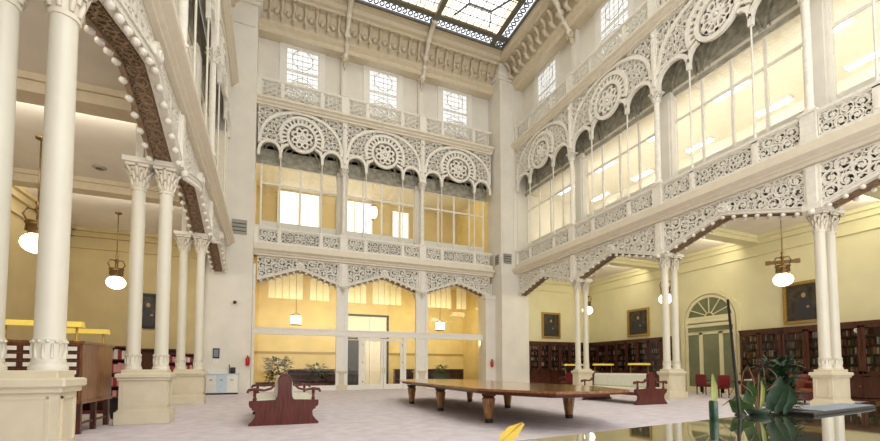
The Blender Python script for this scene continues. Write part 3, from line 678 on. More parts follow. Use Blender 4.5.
mb.box(X-.07, yc-1.3, 0, X, yc+1.3, .3)
for k in range(1, 6):
    a = PI*k/6; xpl(mb, [(yc+.22*math.cos(a), 4.15+.22*math.sin(a)), (yc+1.25*math.cos(a), 4.0+1.25*math.sin(a))], .05, X-.06, X)
xpl(mb, [(yc+.24*math.cos(PI*i/8), 4.15+.24*math.sin(PI*i/8)) for i in range(9)], .06, X-.06, X)
o = struct('door_4', mb, 'lime', 'arched cream doorway with a fanlight between the bookcases')
g = MB(); g.poly([(yc-R2, .3)]+[(yc+R2*math.cos(PI-PI*i/20), zs+R2*math.sin(PI-PI*i/20)) for i in range(21)]+[(yc+R2, .3)], X-.02, X-.005, 'x'); g.build('pane', 'oliveglass', o)
# vents, panels
def part_box(nm, m, parent, *b):
    mb = MB(); mb.box(*b); return mb.build(nm, m, parent)
def vent(lab, x0_, x1_, z0_, z1_, y, axis='y'):
    r = thing('wall_vent', lab, 'vent', ((x0_+x1_)/2, y, (z0_+z1_)/2)); w = (x1_-x0_)/2; h = (z1_-z0_)/2
    if axis == 'x': r.location = (y, (x0_+x1_)/2, (z0_+z1_)/2); r.rotation_euler = (0,0,-PI/2)
    part_box('frame', 'grey', r, -w, -.03, -h, w, 0, h)
    for k in range(7): part_box('slat', 'darkgrey' if k % 2 else 'grey', r, -w+.04, -.045, -h+.06+k*(2*h-.1)/7, w-.04, -.03, -h+.1+k*(2*h-.1)/7)
vent('single square grey vent on the pier above the white cabinet', -1.95, -1.2, 8.5, 9.3, 24.5)
vent('square grey vent on the pier next to a narrow one', 14.75, 15.4, 8.5, 9.2, 24.5)
vent('narrow grey vent on the inner side of the pier', 24.8, 25.3, 8.5, 9.2, 14.6, 'x')
r = thing('wall_panel', 'dark framed notice screen above the white cabinet', 'panel', (-2.5, 24.3, 1.85)); part_box('frame', 'black', r, -.15, -.04, 0, .15, 0, .5); part_box('glass_face', 'bluegrey', r, -.11, -.05, .06, .11, -.04, .44)
r = thing('notice_card', 'small white notice under the dark wall screen', 'notice', (-2.5, 24.3, 1.58)); part_box('card', 'white', r, -.13, -.02, 0, .13, 0, .2)
r = thing('security_camera', 'small grey security camera above the notice screen', 'camera', (-1.68, 24.3, 4.8)); m_ = MB(); m_.lathe([(.1, 0), (.1, .04), (.03, .05)], 0, -.08, 10); m_.build('mount', 'grey', r); m_ = MB(); m_.tube([(0, -.05, .0), (0, -.3, -.06)], .08, 8); m_.build('body', 'darkgrey', r)
# fire extinguishers
def extinguisher(lab, x, y, z):
    r = thing('fire_extinguisher', lab, 'extinguisher', (x, y, z))
    m_ = MB(); m_.lathe([(.08, 0), (.09, .02), (.09, .36), (.07, .43), (.03, .46)], 0, -.12, 12); m_.build('cylinder', 'red', r)
    m_ = MB(); m_.lathe([(.03, .46), (.035, .52)], 0, -.12, 8); m_.box(-.02, -.24, .5, .02, -.04, .54); m_.build('valve', 'black', r)
    m_ = MB(); m_.tube([(.03, -.14, .5), (.12, -.16, .42), (.12, -.16, .2), (.1, -.15, .1)], .014); m_.build('hose', 'black', r)
    part_box('bracket', 'darkgrey', r, -.05, -.04, .2, .05, 0, .26)
extinguisher('red fire extinguisher on the pier beside the white cabinet', -1.02, 24.3, 1.45)
extinguisher('red fire extinguisher on the pier behind the octagonal table', 14.15, 25.2, 1.4)
# white machine
r = thing('white_cabinet', 'white and pale blue three-door cabinet against the corner pier', 'cabinet', (-2.15, 23.95, 0))
part_box('carcass', 'white', r, -.72, -.3, .08, .72, .3, 1.0); part_box('plinth', 'black', r, -.72, -.28, 0, .72, .28, .08)
for k, m_ in enumerate(('white', 'bluew', 'white')):
    d = part_box('door', m_, r, -.70+k*.47, -.33, .1, -.25+k*.47, -.3, .98); part_box('door_handle', 'darkgrey', d, -.55+k*.47, -.35, .72, -.42+k*.47, -.33, .75)
part_box('worktop', 'bluew', r, -.76, -.36, 1.0, .76, .3, 1.05); part_box('splashback', 'white', r, -.72, .24, 1.05, .72, .3, 1.3)
m_ = MB(); m_.tube([(.3, .1, 1.05), (.3, .1, 1.45), (.3, -.12, 1.5), (.3, -.14, 1.4)], .02); m_.build('tap', 'darkgrey', r)
r = thing('coffee_maker', 'small dark coffee maker on the white cabinet', 'appliance', (-1.68, 23.9, 1.05)); m_ = MB(); m_.bev(-.12, -.12, 0, .12, .12, .32, .02); m_.build('body', 'darkgrey', r); m_ = MB(); m_.lathe([(.06, .02), (.07, .12), (.04, .16)], 0, -.17, 10); m_.build('jug', 'black', r)
# ------------------------------------------------------------------ portraits
def portrait(lab, loc, rz, w, h, m='gilt'):
    r = thing('framed_portrait', lab, 'painting', loc, rz)
    mb = MB(); t = .095
    for a, b, c_, d in ((-w/2, 0, w/2, t), (-w/2, h-t, w/2, h), (-w/2, t, -w/2+t, h-t), (w/2-t, t, w/2, h-t)): mb.box(a, -.09, b, c_, -.01, d)
    for a, b, c_, d in ((-w/2+t, t, w/2-t, t+.04), (-w/2+t, h-t-.04, w/2-t, h-t), (-w/2+t, t, -w/2+t+.04, h-t), (w/2-t-.04, t, w/2-t, h-t)): mb.box(a, -.06, b, c_, -.01, d)
    mb.build('frame', m, r); part_box('canvas', 'canvas', r, -w/2+t, -.03, t, w/2-t, -.01, h-t)
    m_ = MB(); m_.poly([(-w*.24, t+.05), (w*.24, t+.05), (w*.2, h*.5), (w*.07, h*.6), (-w*.07, h*.6), (-w*.2, h*.5)], -.036, -.03); m_.build('sitter_coat', 'darkgrey', r)
    m_ = MB(); m_.poly([(.085*math.cos(a*PI/6), h*.67+.11*math.sin(a*PI/6)) for a in range(12)], -.04, -.03); m_.build('sitter_face', 'skin', r); m_ = MB(); m_.box(.1, -.04, h*.36, .2, -.03, h*.41); m_.build('sitter_hand', 'skin', r)
portrait('large gilt portrait beside the globe lamp with a crossbar', (22.38, 11.1, 3.36), -PI/2, 1.6, 1.9)
portrait('gilt portrait between the arched door and the room corner', (22.38, 20.25, 3.42), -PI/2, 1.7, 1.8)
portrait('dark portrait on the end wall beside the corner pier', (18.85, 24.78, 3.5), 0, 1.6, 1.85)
portrait('narrow dark portrait on the ochre wall behind the catalogues', (-5.45, 24.08, 3.25), 0, .8, 1.7, 'black')
# ------------------------------------------------------------------ lamps
def make_lamp(lab):
    r = thing('globe_lamp', lab, 'lamp', group='hanging globe lamps')   # origin at ceiling z=0, globe at -3.0
    m_ = MB(); m_.lathe([(.12, 0), (.12, -.05), (.03, -.09)][::-1], 0, 0, 12); m_.build('ceiling_rose', 'dbrass', r)
    m_ = MB(); m_.tube([(0, 0, -.05), (0, 0, -1.9)], .018); m_.build('rod', 'dbrass', r)
    m_ = MB(); m_.lathe([(.02, -1.75), (.06, -1.8), (.03, -1.9), (.08, -1.98), (.03, -2.1)][::-1], 0, 0, 10)
    for k in range(4):
        a = k*PI/2+.4; ca, sa = math.cos(a), math.sin(a); m_.tube([(.03*ca, .03*sa, -2.0), (.2*ca, .2*sa, -1.98), (.28*ca, .28*sa, -2.15), (.2*ca, .2*sa, -2.32), (.22*ca, .22*sa, -2.6)], .025)
    m_.build('scroll_arms', 'dbrass', r)
    m_ = MB(); m_.lathe([(.24, -2.32), (.27, -2.36), (.24, -2.40), (.2, -2.42), (.2, -2.55), (.17, -2.68)][::-1], 0, 0, 16); m_.build('gallery_ring', 'dbrass', r)
    m_ = MB(); m_.ball(0, 0, -2.9, .33, 20, 12, .8); m_.build('globe', 'globe', r)
    return r
lp = make_lamp('large globe lamp with a brass crossbar beside the gilt portrait'); lp.location = (19.2, 10.2, 7.8)
m_ = MB(); m_.box(-.55, -.05, -2.24, .55, .05, -2.12); m_.box(-.55, -.06, -2.26, -.4, .06, -2.1); m_.box(.4, -.06, -2.26, .55, .06, -2.1); cb = m_.build('crossbar', 'dbrass'); 
lp2 = copy_tree(lp, 'globe lamp behind the second pair of columns, bookcase side', (19.2, 15.6, 7.85)); copy_tree(lp, 'small distant globe lamp beside the first pair of columns, bookcase side', (19.2, 21.4, 8.0))
copy_tree(lp, 'globe lamp half hidden by the big column on the catalogue side', (-5.8, 14.3, 7.55)); copy_tree(lp, 'globe lamp hanging clear of the columns before the ochre wall', (-5.8, 20.6, 7.7))
cb.parent = lp; cb.rotation_euler = (0, 0, -.9)
def lantern(lab, x, y, zt, zl):
    r = thing('drum_lantern', lab, 'lamp', (x, y, zl)); h = zt-zl
    m_ = MB(); m_.tube([(0, 0, .5), (0, 0, h)], .015); m_.lathe([(.08, h-.03), (.08, h)], 0, 0, 8); m_.build('rod', 'dbrass', r)
    m_ = MB(); m_.lathe([(.3, -.3), (.33, -.25), (.33, .25), (.3, .3)], 0, 0, 20); m_.build('glass_drum', 'lantern', r)
    m_ = MB()
    for z in (-.3, .3): m_.lathe([(.34, z-.03), (.37, z), (.34, z+.03)], 0, 0, 20)
    m_.tube([(-.34, 0, .3), (0, 0, .5), (.34, 0, .3)], .015); m_.build('hoops', 'dbrass', r)
lantern('glowing drum lantern hanging above the wooden plant troughs', 1.64, 29, 7.8, 4.5)
lantern('glowing drum lantern hanging above the dark green trough', 11.92, 29, 7.8, 4.5)
r = thing('bowl_lantern', 'round glowing lamp hanging in the upper room behind the middle screen', 'lamp', (6.6, 28.5, 12.3)); m_ = MB(); m_.ball(0, 0, 0, .33, 14, 8, 1.4); m_.build('bowl', 'lantern', r); m_ = MB(); m_.tube([(0, 0, .4), (0, 0, 2.1)], .02); m_.lathe([(.1, .42), (.2, .46), (.34, .3)][::-1], 0, 0, 12); m_.ball(0, 0, -.5, .1); m_.build('rod', 'brass', r)
for i, y in enumerate((8.2, 11.6, 15.2, 19.0, 22.6)):
    for j, x in enumerate((18.6, 21.6)):
        r = thing('fluorescent_light', 'twin tube ceiling light, %s row, %s' % (('near', 'far')[j], ('first', 'second', 'third', 'fourth', 'fifth')[i]+' of five'), 'light', (x, y, 13.6), 0, 'fluorescent ceiling lights')
        part_box('housing', 'white', r, -.2, -.75, -.1, .2, .75, 0)
        for s_ in (-.1, .1): m_ = MB(); m_.tube([(s_, -.7, -.13), (s_, .7, -.13)], .04); m_.build('tube', 'tube', r)
# ------------------------------------------------------------------ bookcases right wall
BK = ['pageA', 'pageB', 'pageC', 'pageE', 'dark']
def make_bookcase(W, lab, loc, rz, n=2, H=3.15):
    r = thing('glazed_bookcase', lab, 'bookcase', loc, rz)
    m_ = MB(); m_.box(0, .36, .1, W, .4, H); m_.box(0, 0, .1, .05, .36, H); m_.box(W-.05, 0, .1, W, .36, H); m_.box(0, -.02, 0, W, .4, .1); m_.box(0, .0, 1.0, W, .4, 1.05)
    for k in range(1, n): m_.box(W*k/n-.03, 0, .1, W*k/n+.03, .36, H)
    m_.build('case', 'dark', r)
    m_ = MB(); m_.box(-.03, -.06, H, W+.03, .4, H+.06); m_.box(0, -.03, H-.1, W, .38, H); m_.build('cornice', 'casewood', r)
    m_ = MB(); m_.box(0, -.12, 1.02, W, .02, 1.08); m_.build('ledge', 'casewood', r)
    bk = {b: MB() for b in BK}
    for k in range(n):
        a, b = W*k/n+.03, W*(k+1)/n-.03
        d = MB()
        for q in ((a, 1.1, a+.09, H-.1), (b-.09, 1.1, b, H-.1), (a, 1.1, b, 1.2), (a, H-.2, b, H-.1)): d.box(q[0], -.03, q[1], q[2], .0, q[3])
        d = d.build('door', 'casewood', r); g = MB(); g.sheet(a+.09, b-.09, -.01, 1.2, H-.2); g.build('pane', 'casement', d)
        d = MB(); d.box(a, -.03, .15, b, 0, .98); d.box(a+.1, -.05, .25, b-.1, -.03, .88); d = d.build('lower_door', 'casewood', r); m_ = MB(); m_.ball(b-.06, -.06, .6, .025, 6, 4); m_.build('knob', 'brass', d)
        for s_ in range(5):
            z = 1.12+s_*.38; sh_ = MB(); sh_.box(a, .02, z-.03, b, .36, z); sh_.build('shelf', 'casewood', r)
            x = a+.02
            while x < b-.08:
                w = random.uniform(.03, .07); h = random.uniform(.2, .3)
                if random.random() < .66: bk[random.choice(BK)].box(x, .08, z, x+w, .32, z+h)
                x += w+.004
    for b in BK:
        o = bk[b].build('books', b, r); o['kind'] = 'stuff'
    return r
def seq(y0_, y1_, k): return [(y0_+(y1_-y0_)*i/k) for i in range(k+1)]
ys = seq(24.4, 17.4, 4); nn = ['in the room corner', 'second from the corner', 'third from the corner, under the portrait', 'next to the arched door']
for i in range(4): make_bookcase(ys[i]-ys[i+1]-.02, 'tall glazed mahogany bookcase on the long wall, '+nn[i], (21.98, ys[i], 0), -PI/2)
ys = seq(13.7, 6.2, 4); nn = ['adjoining the arched door under the wall', 'under the large portrait', 'half hidden behind the paired column', 'last in the row, past the column']
for i in range(4): make_bookcase(ys[i]-ys[i+1]-.02, 'tall glazed mahogany bookcase on the long wall, '+nn[i], (21.98, ys[i], 0), -PI/2)
xs_ = seq(16.7, 21.9, 3); nn = ['beside the right pier', 'in the middle under the dark portrait', 'against the far corner']
for i in range(3): make_bookcase(xs_[i+1]-xs_[i]-.02, 'tall glazed mahogany bookcase on the end wall, '+nn[i], (xs_[i], 24.38, 0), 0)
for i, (x, y, lb) in enumerate(((-4.2, 9.0, 'round ceiling rosette over the card catalogue aisle, toward the big column'), (-5.2, 16.5, 'round ceiling rosette between the two globe lamps'))):
    r = thing('ceiling_rosette', lb, 'ceiling fixture', (x, y, 7.85)); m_ = MB(); m_.lathe([(.02, -.06), (.16, -.05), (.2, -.02), (.2, 0)], 0, 0, 16); m_.build('rim', 'grey', r); m_ = MB(); m_.lathe([(.02, -.08), (.1, -.07), (.1, -.05)], 0, 0, 12); m_.build('disc', 'dbrass', r)
# ------------------------------------------------------------------ benches
def make_bench(lab, loc):
    r = thing('double_bench', lab, 'bench', loc)
    L = 2.7; W = .76
    out = [(-W, 0), (-.72, .0), (.72, 0), (W, 0), (W, .05), (.70, .10), (.63, .2), (.62, .3), (.67, .38), (W-.02, .42), (W, .47), (W, .56), (.2, .58), (.16, .66), (.15, .8), (.155, 1.0)]
    top_ = [(.155*math.cos(a), 1.02+.17*math.sin(a)) for a in np.linspace(0, PI, 11)]
    pts = out[2:]+top_+[(-x, z) for x, z in reversed(out[2:])]
    for y in (0, L):
        m_ = MB(); m_.poly(pts, y-.05, y+.05); m_.tube([(.13*math.cos(a), y-.055, 1.02+.14*math.sin(a)) for a in np.linspace(0, PI, 9)], .018); m_.build('end_panel', 'mahog', r)
    for y in (0, L):
        for s_ in (-1, 1):
            m_ = MB(); m_.lathe([(.035, .56), (.045, .6), (.025, .66), (.035, .74), (.04, .8)], s_*.64, y, 10)
            m_.stroke([(s_*.80, .75), (s_*.77, .81), (s_*.64, .83), (s_*.45, .80), (s_*.3, .84), (s_*.22, .92)], [.05, .07, .06, .05, .05, .05], y-.045, y+.045); m_.build('arm', 'mahog', r)
    for s_ in (-1, 1):
        m_ = MB(); m_.bev(min(s_*.16, s_*.72), .05, .44, max(s_*.16, s_*.72), L-.05, .60, .03); m_.build('seat_cushion', 'uphol', r)
        m_ = MB(); m_.add([(s_*.17, .05, .6), (s_*.2, .05, .66), (s_*.16, .05, 1.06), (s_*.12, .05, 1.12), (s_*.03, .05, 1.1), (s_*.03, .05, .6), (s_*.17, L-.05, .6), (s_*.2, L-.05, .66), (s_*.16, L-.05, 1.06), (s_*.12, L-.05, 1.12), (s_*.03, L-.05, 1.1), (s_*.03, L-.05, .6)],
            [(0,1,2,3,4,5), (11,10,9,8,7,6)]+[(i, 6+i, 6+(i+1) % 6, (i+1) % 6) for i in range(6)]); m_.build('back_cushion', 'uphol', r)
        m_ = MB(); m_.box(min(s_*.66, s_*.70), .05, .34, max(s_*.66, s_*.70), L-.05, .46); m_.build('seat_rail', 'mahog', r)
    m_ = MB(); m_.tube([(0, .05, 1.12), (0, .3, 1.10), (0, L/2, 1.12), (0, L-.3, 1.10), (0, L-.05, 1.12)], .035); m_.build('crest_rail', 'mahog', r)
    return r
b = make_bench('mahogany double-sided bench standing alone in front of the plant troughs', (.37, 10.45, 0))
copy_tree(b, 'mahogany double-sided bench with pale upholstery beside the octagonal table', (12.9, 11.2, 0), 0)
# ------------------------------------------------------------------ big table
r = thing('conference_table', 'long polished octagonal wooden table on tapered legs', 'table', (6.15, 12, 0))
out = [(-.95, -5.3), (-.0, -5.45), (.95, -5.3), (1.75, -3.5), (1.7, 2.7), (.95, 5.2), (-.95, 5.2), (-1.6, 2.7), (-1.75, -3.5)]
m_ = MB(); m_.poly(out, .80, .85, 'z'); m_.build('table_top', 'top', r)
m_ = MB(); P = [(x*.985, y*.995) for x, y in out]; m_.poly(P, .765, .80, 'z'); m_.build('top_edge', 'dark', r)
m_ = MB(); P = [(x*.8, y*.93) for x, y in out]; m_.poly(P, .70, .765, 'z'); m_.build('apron', 'mahog', r)
lm = None
for x in (-1.2, 1.2):
    for y in (-3.05, 0, 2.8):
        if lm is None:
            m_ = MB(); m_.lathe([(.065, 0), (.09, .02), (.09, .1), (.10, .11), (.165, .58), (.15, .6), (.11, .63), (.17, .66), (.17, .7)], 0, 0, 8, smooth=False); o = m_.build('leg', 'leg', r); lm = o.data
            fm = MB().lathe([(.098, 0), (.1, .02), (.1, .1)], 0, 0, 8, smooth=False).build('foot', 'black', o).data; cm_ = MB().lathe([(.16, .58), (.13, .62), (.175, .65), (.175, .705)], 0, 0, 8, smooth=False).build('collar', 'dark', o).data
        else:
            o = bpy.data.objects.new('leg', lm); C.objects.link(o); o.parent = r
            for nm_, me in (('foot', fm), ('collar', cm_)): q = bpy.data.objects.new(nm_, me); C.objects.link(q); q.parent = o
        o.location = (x, y, 0)
# ------------------------------------------------------------------ card catalogues
def catalogue(lab, loc, W=1.3, D=1.7):
    r = thing('card_catalogue', lab, 'cabinet', loc)   # origin front right corner; extends -x and +y
    m_ = MB(); m_.box(-W, 0, .64, 0, D, 1.8); m_.box(-W-.03, -.03, 1.8, .03, D+.03, 1.85); m_.box(-W-.02, -.02, .6, .02, D+.02, .66); m_.build('carcass', 'brown', r)
    for x in (-W+.06, -.06):
        for y in (.08, D/2, D-.08): m_ = MB(); m_.box(x-.045, y-.045, 0, x+.045, y+.045, .62); m_.build('leg', 'dark', r)
    m_ = MB(); m_.box(-W+.06, .06, .18, -.06, .1, .22); m_.box(-.08, .1, .18, -.04, D-.1, .22); m_.build('stretcher', 'dark', r)
    for c_ in range(4):
        for k in range(7):
            x = -W+.04+c_*(W-.08)/4; z = .69+k*.155
            d = part_box('drawer', 'dark', r, x+.01, -.02, z, x+(W-.08)/4-.01, 0, z+.14)
            part_box('label_holder', 'labelw', d, x+.05, -.03, z+.035, x+(W-.08)/4-.05, -.02, z+.115)
    return r
cc = catalogue('brown card catalogue whose plain end panel faces the hall', (-3.42, 10.4, 0))
copy_tree(cc, 'brown card catalogue seen between the two column shafts, drawers only', (-4.80, 10.4, 0), 0)
def bar_lamp(lab, x0_, x1_, y, z0, z1):
    r = thing('brass_bar_lamp', lab, 'lamp', ((x0_+x1_)/2, y, z0)); w = (x1_-x0_)/2; h = z1-z0
    
    for s_ in (-1, 1): m_ = MB(); m_.lathe([(.08, 0), (.08, .02), (.02, .03)], s_*(w-.1), 0, 10); m_.tube([(s_*(w-.1), 0, 0), (s_*(w-.1), 0, h)], .022); m_.build('post', 'brass', r)
    m_ = MB(); m_.add([(-w, -.12, h-.08), (-w, -.05, h+.03), (-w, .05, h+.03), (-w, .12, h-.08), (w, -.12, h-.08), (w, -.05, h+.03), (w, .05, h+.03), (w, .12, h-.08)], [(0,4,5,1), (1,5,6,2), (2,6,7,3), (0,1,2,3), (7,6,5,4), (0,3,7,4)]); m_.build('shade', 'brassglow', r)
    return r
bar_lamp('long brass bar lamp on the front of the card catalogues', -4.8, -3.5, 10.6, 1.85, 2.22)
bar_lamp('long brass bar lamp at the back of the card catalogues', -4.6, -3.45, 11.9, 1.85, 2.18)
# left book display stands
def display(lab, loc, W=1.2, mcol='mahog'):
    r = thing('book_stand', lab, 'bookshelf', loc)
    m_ = MB(); m_.box(0, 0, 0, .04, .5, 1.95); m_.box(W-.04, 0, 0, W, .5, 1.95); m_.box(0, .46, 0, W, .5, 1.95); m_.box(0, 0, 0, W, .5, .1); m_.box(0, 0, 1.92, W, .5, 1.97); m_.build('case', mcol, r)
    for k in range(4):
        z = .35+k*.4; part_box('shelf', mcol, r, .04, .0, z, W-.04, .46, z+.03)
    return r
bkn = 0
for i, (lc, wd) in enumerate((((-5.0, 15.0, 0), 1.3), ((-4.6, 21.5, 0), 1.6))):
    display(['mahogany stand of red and pink books behind the card catalogue', 'mahogany book stand in front of the ochre end wall'][i], lc, wd)
    for s_ in range(4):
        x = lc[0]+.1; kx = 0
        while x < lc[0]+wd-.22:
            w = .09; m_ = MB(); m_.box(x, lc[1]+.08, .385+s_*.4, x+w, lc[1]+.34, .385+s_*.4+random.uniform(.22, .3))
            mc = random.choice(['pageD', 'pageA', 'pageD', 'pageE'])
            tag(m_.build('book', mc), 'upright book on the '+['first', 'second', 'third', 'fourth'][s_]+' shelf of '+['the catalogue stand', 'the end wall stand'][i], 'book', 'books on shelf %s of %s' % (['one', 'two', 'three', 'four'][s_], ['near stand', 'far stand'][i])); x += w+.006
r = thing('waste_bin', 'black waste bin beside the card catalogue', 'bin', (-3.6, 13.4, 0)); m_ = MB(); m_.lathe([(.17, 0), (.2, .1), (.23, .5), (.25, .52)], 0, 0, 14); m_.build('bucket', 'black', r); m_ = MB(); m_.lathe([(.24, .52), (.26, .54), (.24, .56)], 0, 0, 14); m_.build('rim', 'darkgrey', r)
# wooden filing shelves in left aisle end
low = low_case(-7.0, -3.9, 23.6, 'wooden filing cabinet along the ochre end wall', 2.2)
# ------------------------------------------------------------------ right aisle furniture
def reading_table(lab, loc, W=1.7, D=1.0):
    r = thing('reading_table', lab, 'table', loc)
    m_ = MB(); m_.bev(-W/2, -D/2, .72, W/2, D/2, .78, .01); m_.build('table_top', 'mahog', r); part_box('apron', 'dark', r, -W/2+.08, -D/2+.08, .62, W/2-.08, D/2-.08, .72)
    for x in (-W/2+.1, W/2-.1):
        for y in (-D/2+.1, D/2-.1): m_ = MB(); m_.lathe([(.03, 0), (.035, .1), (.05, .55), (.05, .64)], x, y, 8); m_.build('leg', 'dark', r)
for lb, y in (('close to the arched door', 17.2), ('second from the arched door', 19.9), ('toward the end wall', 22.6)):
    reading_table('mahogany reading table behind the benches, '+lb, (19.0, y, 0))
    bar_lamp('brass bar reading lamp on the table '+lb, 18.25, 19.75, y, .78, 1.58)
reading_table('mahogany reading table heaped with books before the bookcase, behind the plants', (19.6, 11.6, 0), 1.6, 1.0)
def chair(lab, loc, rz, m='redleather'):
    r = thing('reading_chair', lab, 'chair', loc, rz)
    m_ = MB(); m_.bev(-.27, -.27, .4, .27, .27, .52, .03); m_.build('seat', m, r); m_ = MB(); m_.bev(-.27, .2, .5, .27, .3, 1.02, .03); m_.build('backrest', m, r)
    for x in (-.23, .23):
        for y in (-.23, .23): m_ = MB(); m_.lathe([(.02, 0), (.03, .4)], x, y, 8); m_.build('leg', 'dark', r)
        m_ = MB(); m_.stroke([(x, .52), (x, .72)], .04, -.22, -.18); m_.box(x-.03, -.24, .7, x+.03, .22, .74); m_.build('arm', 'dark', r)
    return r
c0 = chair('dark red leather chair beside the column pedestal near the arched door', (19.6, 15.6, 0), -.5)
copy_tree(c0, 'dark red leather chair facing it, in front of the arched door', (20.4, 14.5, 0), 1.6)
copy_tree(c0, 'red leather chair between the pale leaf and the dark stake', (18.9, 12.7, 0), 2.8)
copy_tree(c0, 'red leather chair at the reading table toward the end wall', (17.6, 21.6, 0), PI)
# armchair
def armchair(lab, loc, rz):
    r = thing('leather_armchair', lab, 'armchair', loc, rz)
    m_ = MB(); m_.bev(-.5, -.4, .14, .5, .4, .44, .05); m_.build('base', 'mahog', r); m_ = MB(); m_.bev(-.34, -.42, .42, .34, .25, .58, .05); m_.build('seat_cushion', 'orangeleather', r)
    m_ = MB(); m_.bev(-.5, .2, .3, .5, .45, .98, .08); m_.tube([(-.48, .3, .98), (.48, .3, .98)], .12, 10); m_.build('backrest', 'orangeleather', r)
    for s_ in (-1, 1): m_ = MB(); m_.bev(s_*.45-.1, -.4, .3, s_*.45+.1, .3, .68, .04); m_.tube([(s_*.47, -.42, .70), (s_*.47, .3, .74)], .11, 10); m_.build('arm', 'orangeleather', r)
    for x in (-.42, .42):
        for y in (-.32, .36): m_ = MB(); m_.lathe([(.025, 0), (.04, .15)], x, y, 8); m_.build('leg', 'dark', r)
armchair('tan leather armchair between the leafy plants and the paired column', (18.2, 9.35, 0), -.6)
for i, (dx, dy, m__, lb) in enumerate(((-.5, 0, 'pageE', 'open white book at the far end'), (-.15, -.2, 'red', 'red book'), (.1, .1, 'pageE', 'white book in the middle'), (.45, -.1, 'pageB', 'tan book at the near end'))):
    m_ = MB(); m_.bev(-.14, -.1, 0, .14, .1, .07+.03*(i % 2), .008); o = tag(m_.build('book', m__), lb+' of the heaped reading table', 'book', 'books on the reading table'); o.location = (19.6+dx, 11.6+dy, .78); o.rotation_euler = (0, 0, i)
# ------------------------------------------------------------------ plants
def leafs(mb, n, cx, cy, cz, rx, rz_, L, w, rnd):
    for k in range(n):
        a = rnd.uniform(0, 2*PI); e = rnd.uniform(-.3, 1.2); R_ = rnd.uniform(.3, 1)
        bx, by, bz = cx+rx*R_*math.cos(a), cy+rx*R_*math.sin(a), cz+rz_*rnd.uniform(-1, 1)
        d = np.array((math.cos(a)*math.cos(e), math.sin(a)*math.cos(e), math.sin(e))); s_ = np.cross(d, (0,0,1)); s_ /= np.linalg.norm(s_)+1e-6
        l = L*rnd.uniform(.7, 1.3); B = np.array((bx, by, bz)); dn = np.array((0, 0, -.25*l))
        mb.add([B, B+d*l*.4+s_*w, B+d*l*.9+dn*.7, B+d*l+dn, B+d*l*.4-s_*w], [(0, 1, 2, 4), (1, 3, 2), (2, 3, 4)])
def bush(lab, loc, H, R_, n, L, w, seed, pot='greenbox', pw=.3, ph=.35, trough=None, m='leaf', name='potted_shrub'):
    rnd = random.Random(seed); r = thing(name, lab, 'plant', loc)
    m_ = MB()
    if trough: m_.box(-trough, -.2, 0, trough, .2, ph); m_.box(-trough-.03, -.23, ph-.06, trough+.03, .23, ph)
    else: m_.lathe([(pw*.7, 0), (pw, ph*.9), (pw*1.08, ph*.92), (pw*1.08, ph)], 0, 0, 14)
    m_.build('pot', pot, r)
    m_ = MB()
    for k in range(8): a = k*.8; e = trough or pw*.4; m_.tube([(e*.6*math.cos(a), .1*math.sin(a), ph-.02), (R_*.5*math.cos(a), R_*.4*math.sin(a), ph+(H-ph)*.8)], [.015, .008], 5)
    m_.build('stems', 'stem', r)
    m_ = MB(); leafs(m_, n, 0, 0, ph+(H-ph)*.5, R_, (H-ph)*.45, L, w, rnd); m_.build('foliage', m, r)
bush('bushy green plant in a wooden trough behind the lone bench', (.55, 26.75, 0), 2.0, .75, 420, .3, .05, 1, 'mahog', ph=.5, trough=1.2)
bush('smaller leafy plant in the shorter wooden trough beside the bench', (2.75, 26.75, 0), 1.55, .6, 230, .28, .05, 2, 'mahog', ph=.42, trough=.8)
bush('low green plants in a tall dark green trough behind glass', (11.2, 27.1, .0), 1.5, .55, 160, .2, .05, 3, 'greenbox', ph=.9, trough=.6, m='leaf2')
# ------------------------------------------------------------------ foreground glass counter with plants
TZ = 1.0; ang = math.radians(7.5)
r = thing('glass_display_table', 'glossy dark glass-topped display table carrying the potted plants', 'table', (.93, 1.50, 0), ang)
m_ = MB(); m_.box(-1.6, -1.0, TZ-.015, 6, 0, TZ); m_.build('glass_top', 'counter', r)
m_ = MB(); m_.box(-1.6, -1.0, TZ-.1, 6, -.0, TZ-.016); m_.build('frame', 'pedestal', r)
for x in (-1.5, 2.2, 5.8):
    for y in (-.9, -.1): m_ = MB(); m_.box(x-.05, y-.05, 0, x+.05, y+.05, TZ-.1); m_.build('leg', 'dark', r)
def onT(u, v): return (.93+u*math.cos(ang)-v*math.sin(ang), 1.50+u*math.sin(ang)+v*math.cos(ang), TZ)
def blade(mb, P, w):    # leaf ribbon along P
    P = [np.array(p, float) for p in P]; n_ = len(P); vs = []
    for i, p in enumerate(P):
        t = P[min(i+1, n_-1)]-P[max(0, i-1)]; s_ = np.cross(t, (-.5, -.85, .1)); s_ /= np.linalg.norm(s_)+1e-9; q = w*math.sin(PI*(i+.25)/(n_-.5))
        vs += [p+s_*q, p+np.array((.0, .006, 0)), p-s_*q]
    mb.add(vs, [(i*3+k, i*3+k+1, i*3+3+k+1, i*3+3+k) for i in range(n_-1) for k in (0, 1)], True)
# vase with leaf
u0 = 1.475
r = thing('glass_vase', 'small dark green glass vase holding one pale leaf', 'vase', onT(u0, -.04)); m_ = MB(); m_.lathe([(.019, 0), (.023, .01), (.023, .105), (.019, .115)], 0, 0, 14); m_.build('vessel', 'vase', r)
m_ = MB(); blade(m_, [(0, 0, .09), (.012, 0, .14), (.012, 0, .2), (.0, 0, .27)], .019); m_.build('pale_leaf', 'ypleaf', r)
rnd = random.Random(5)
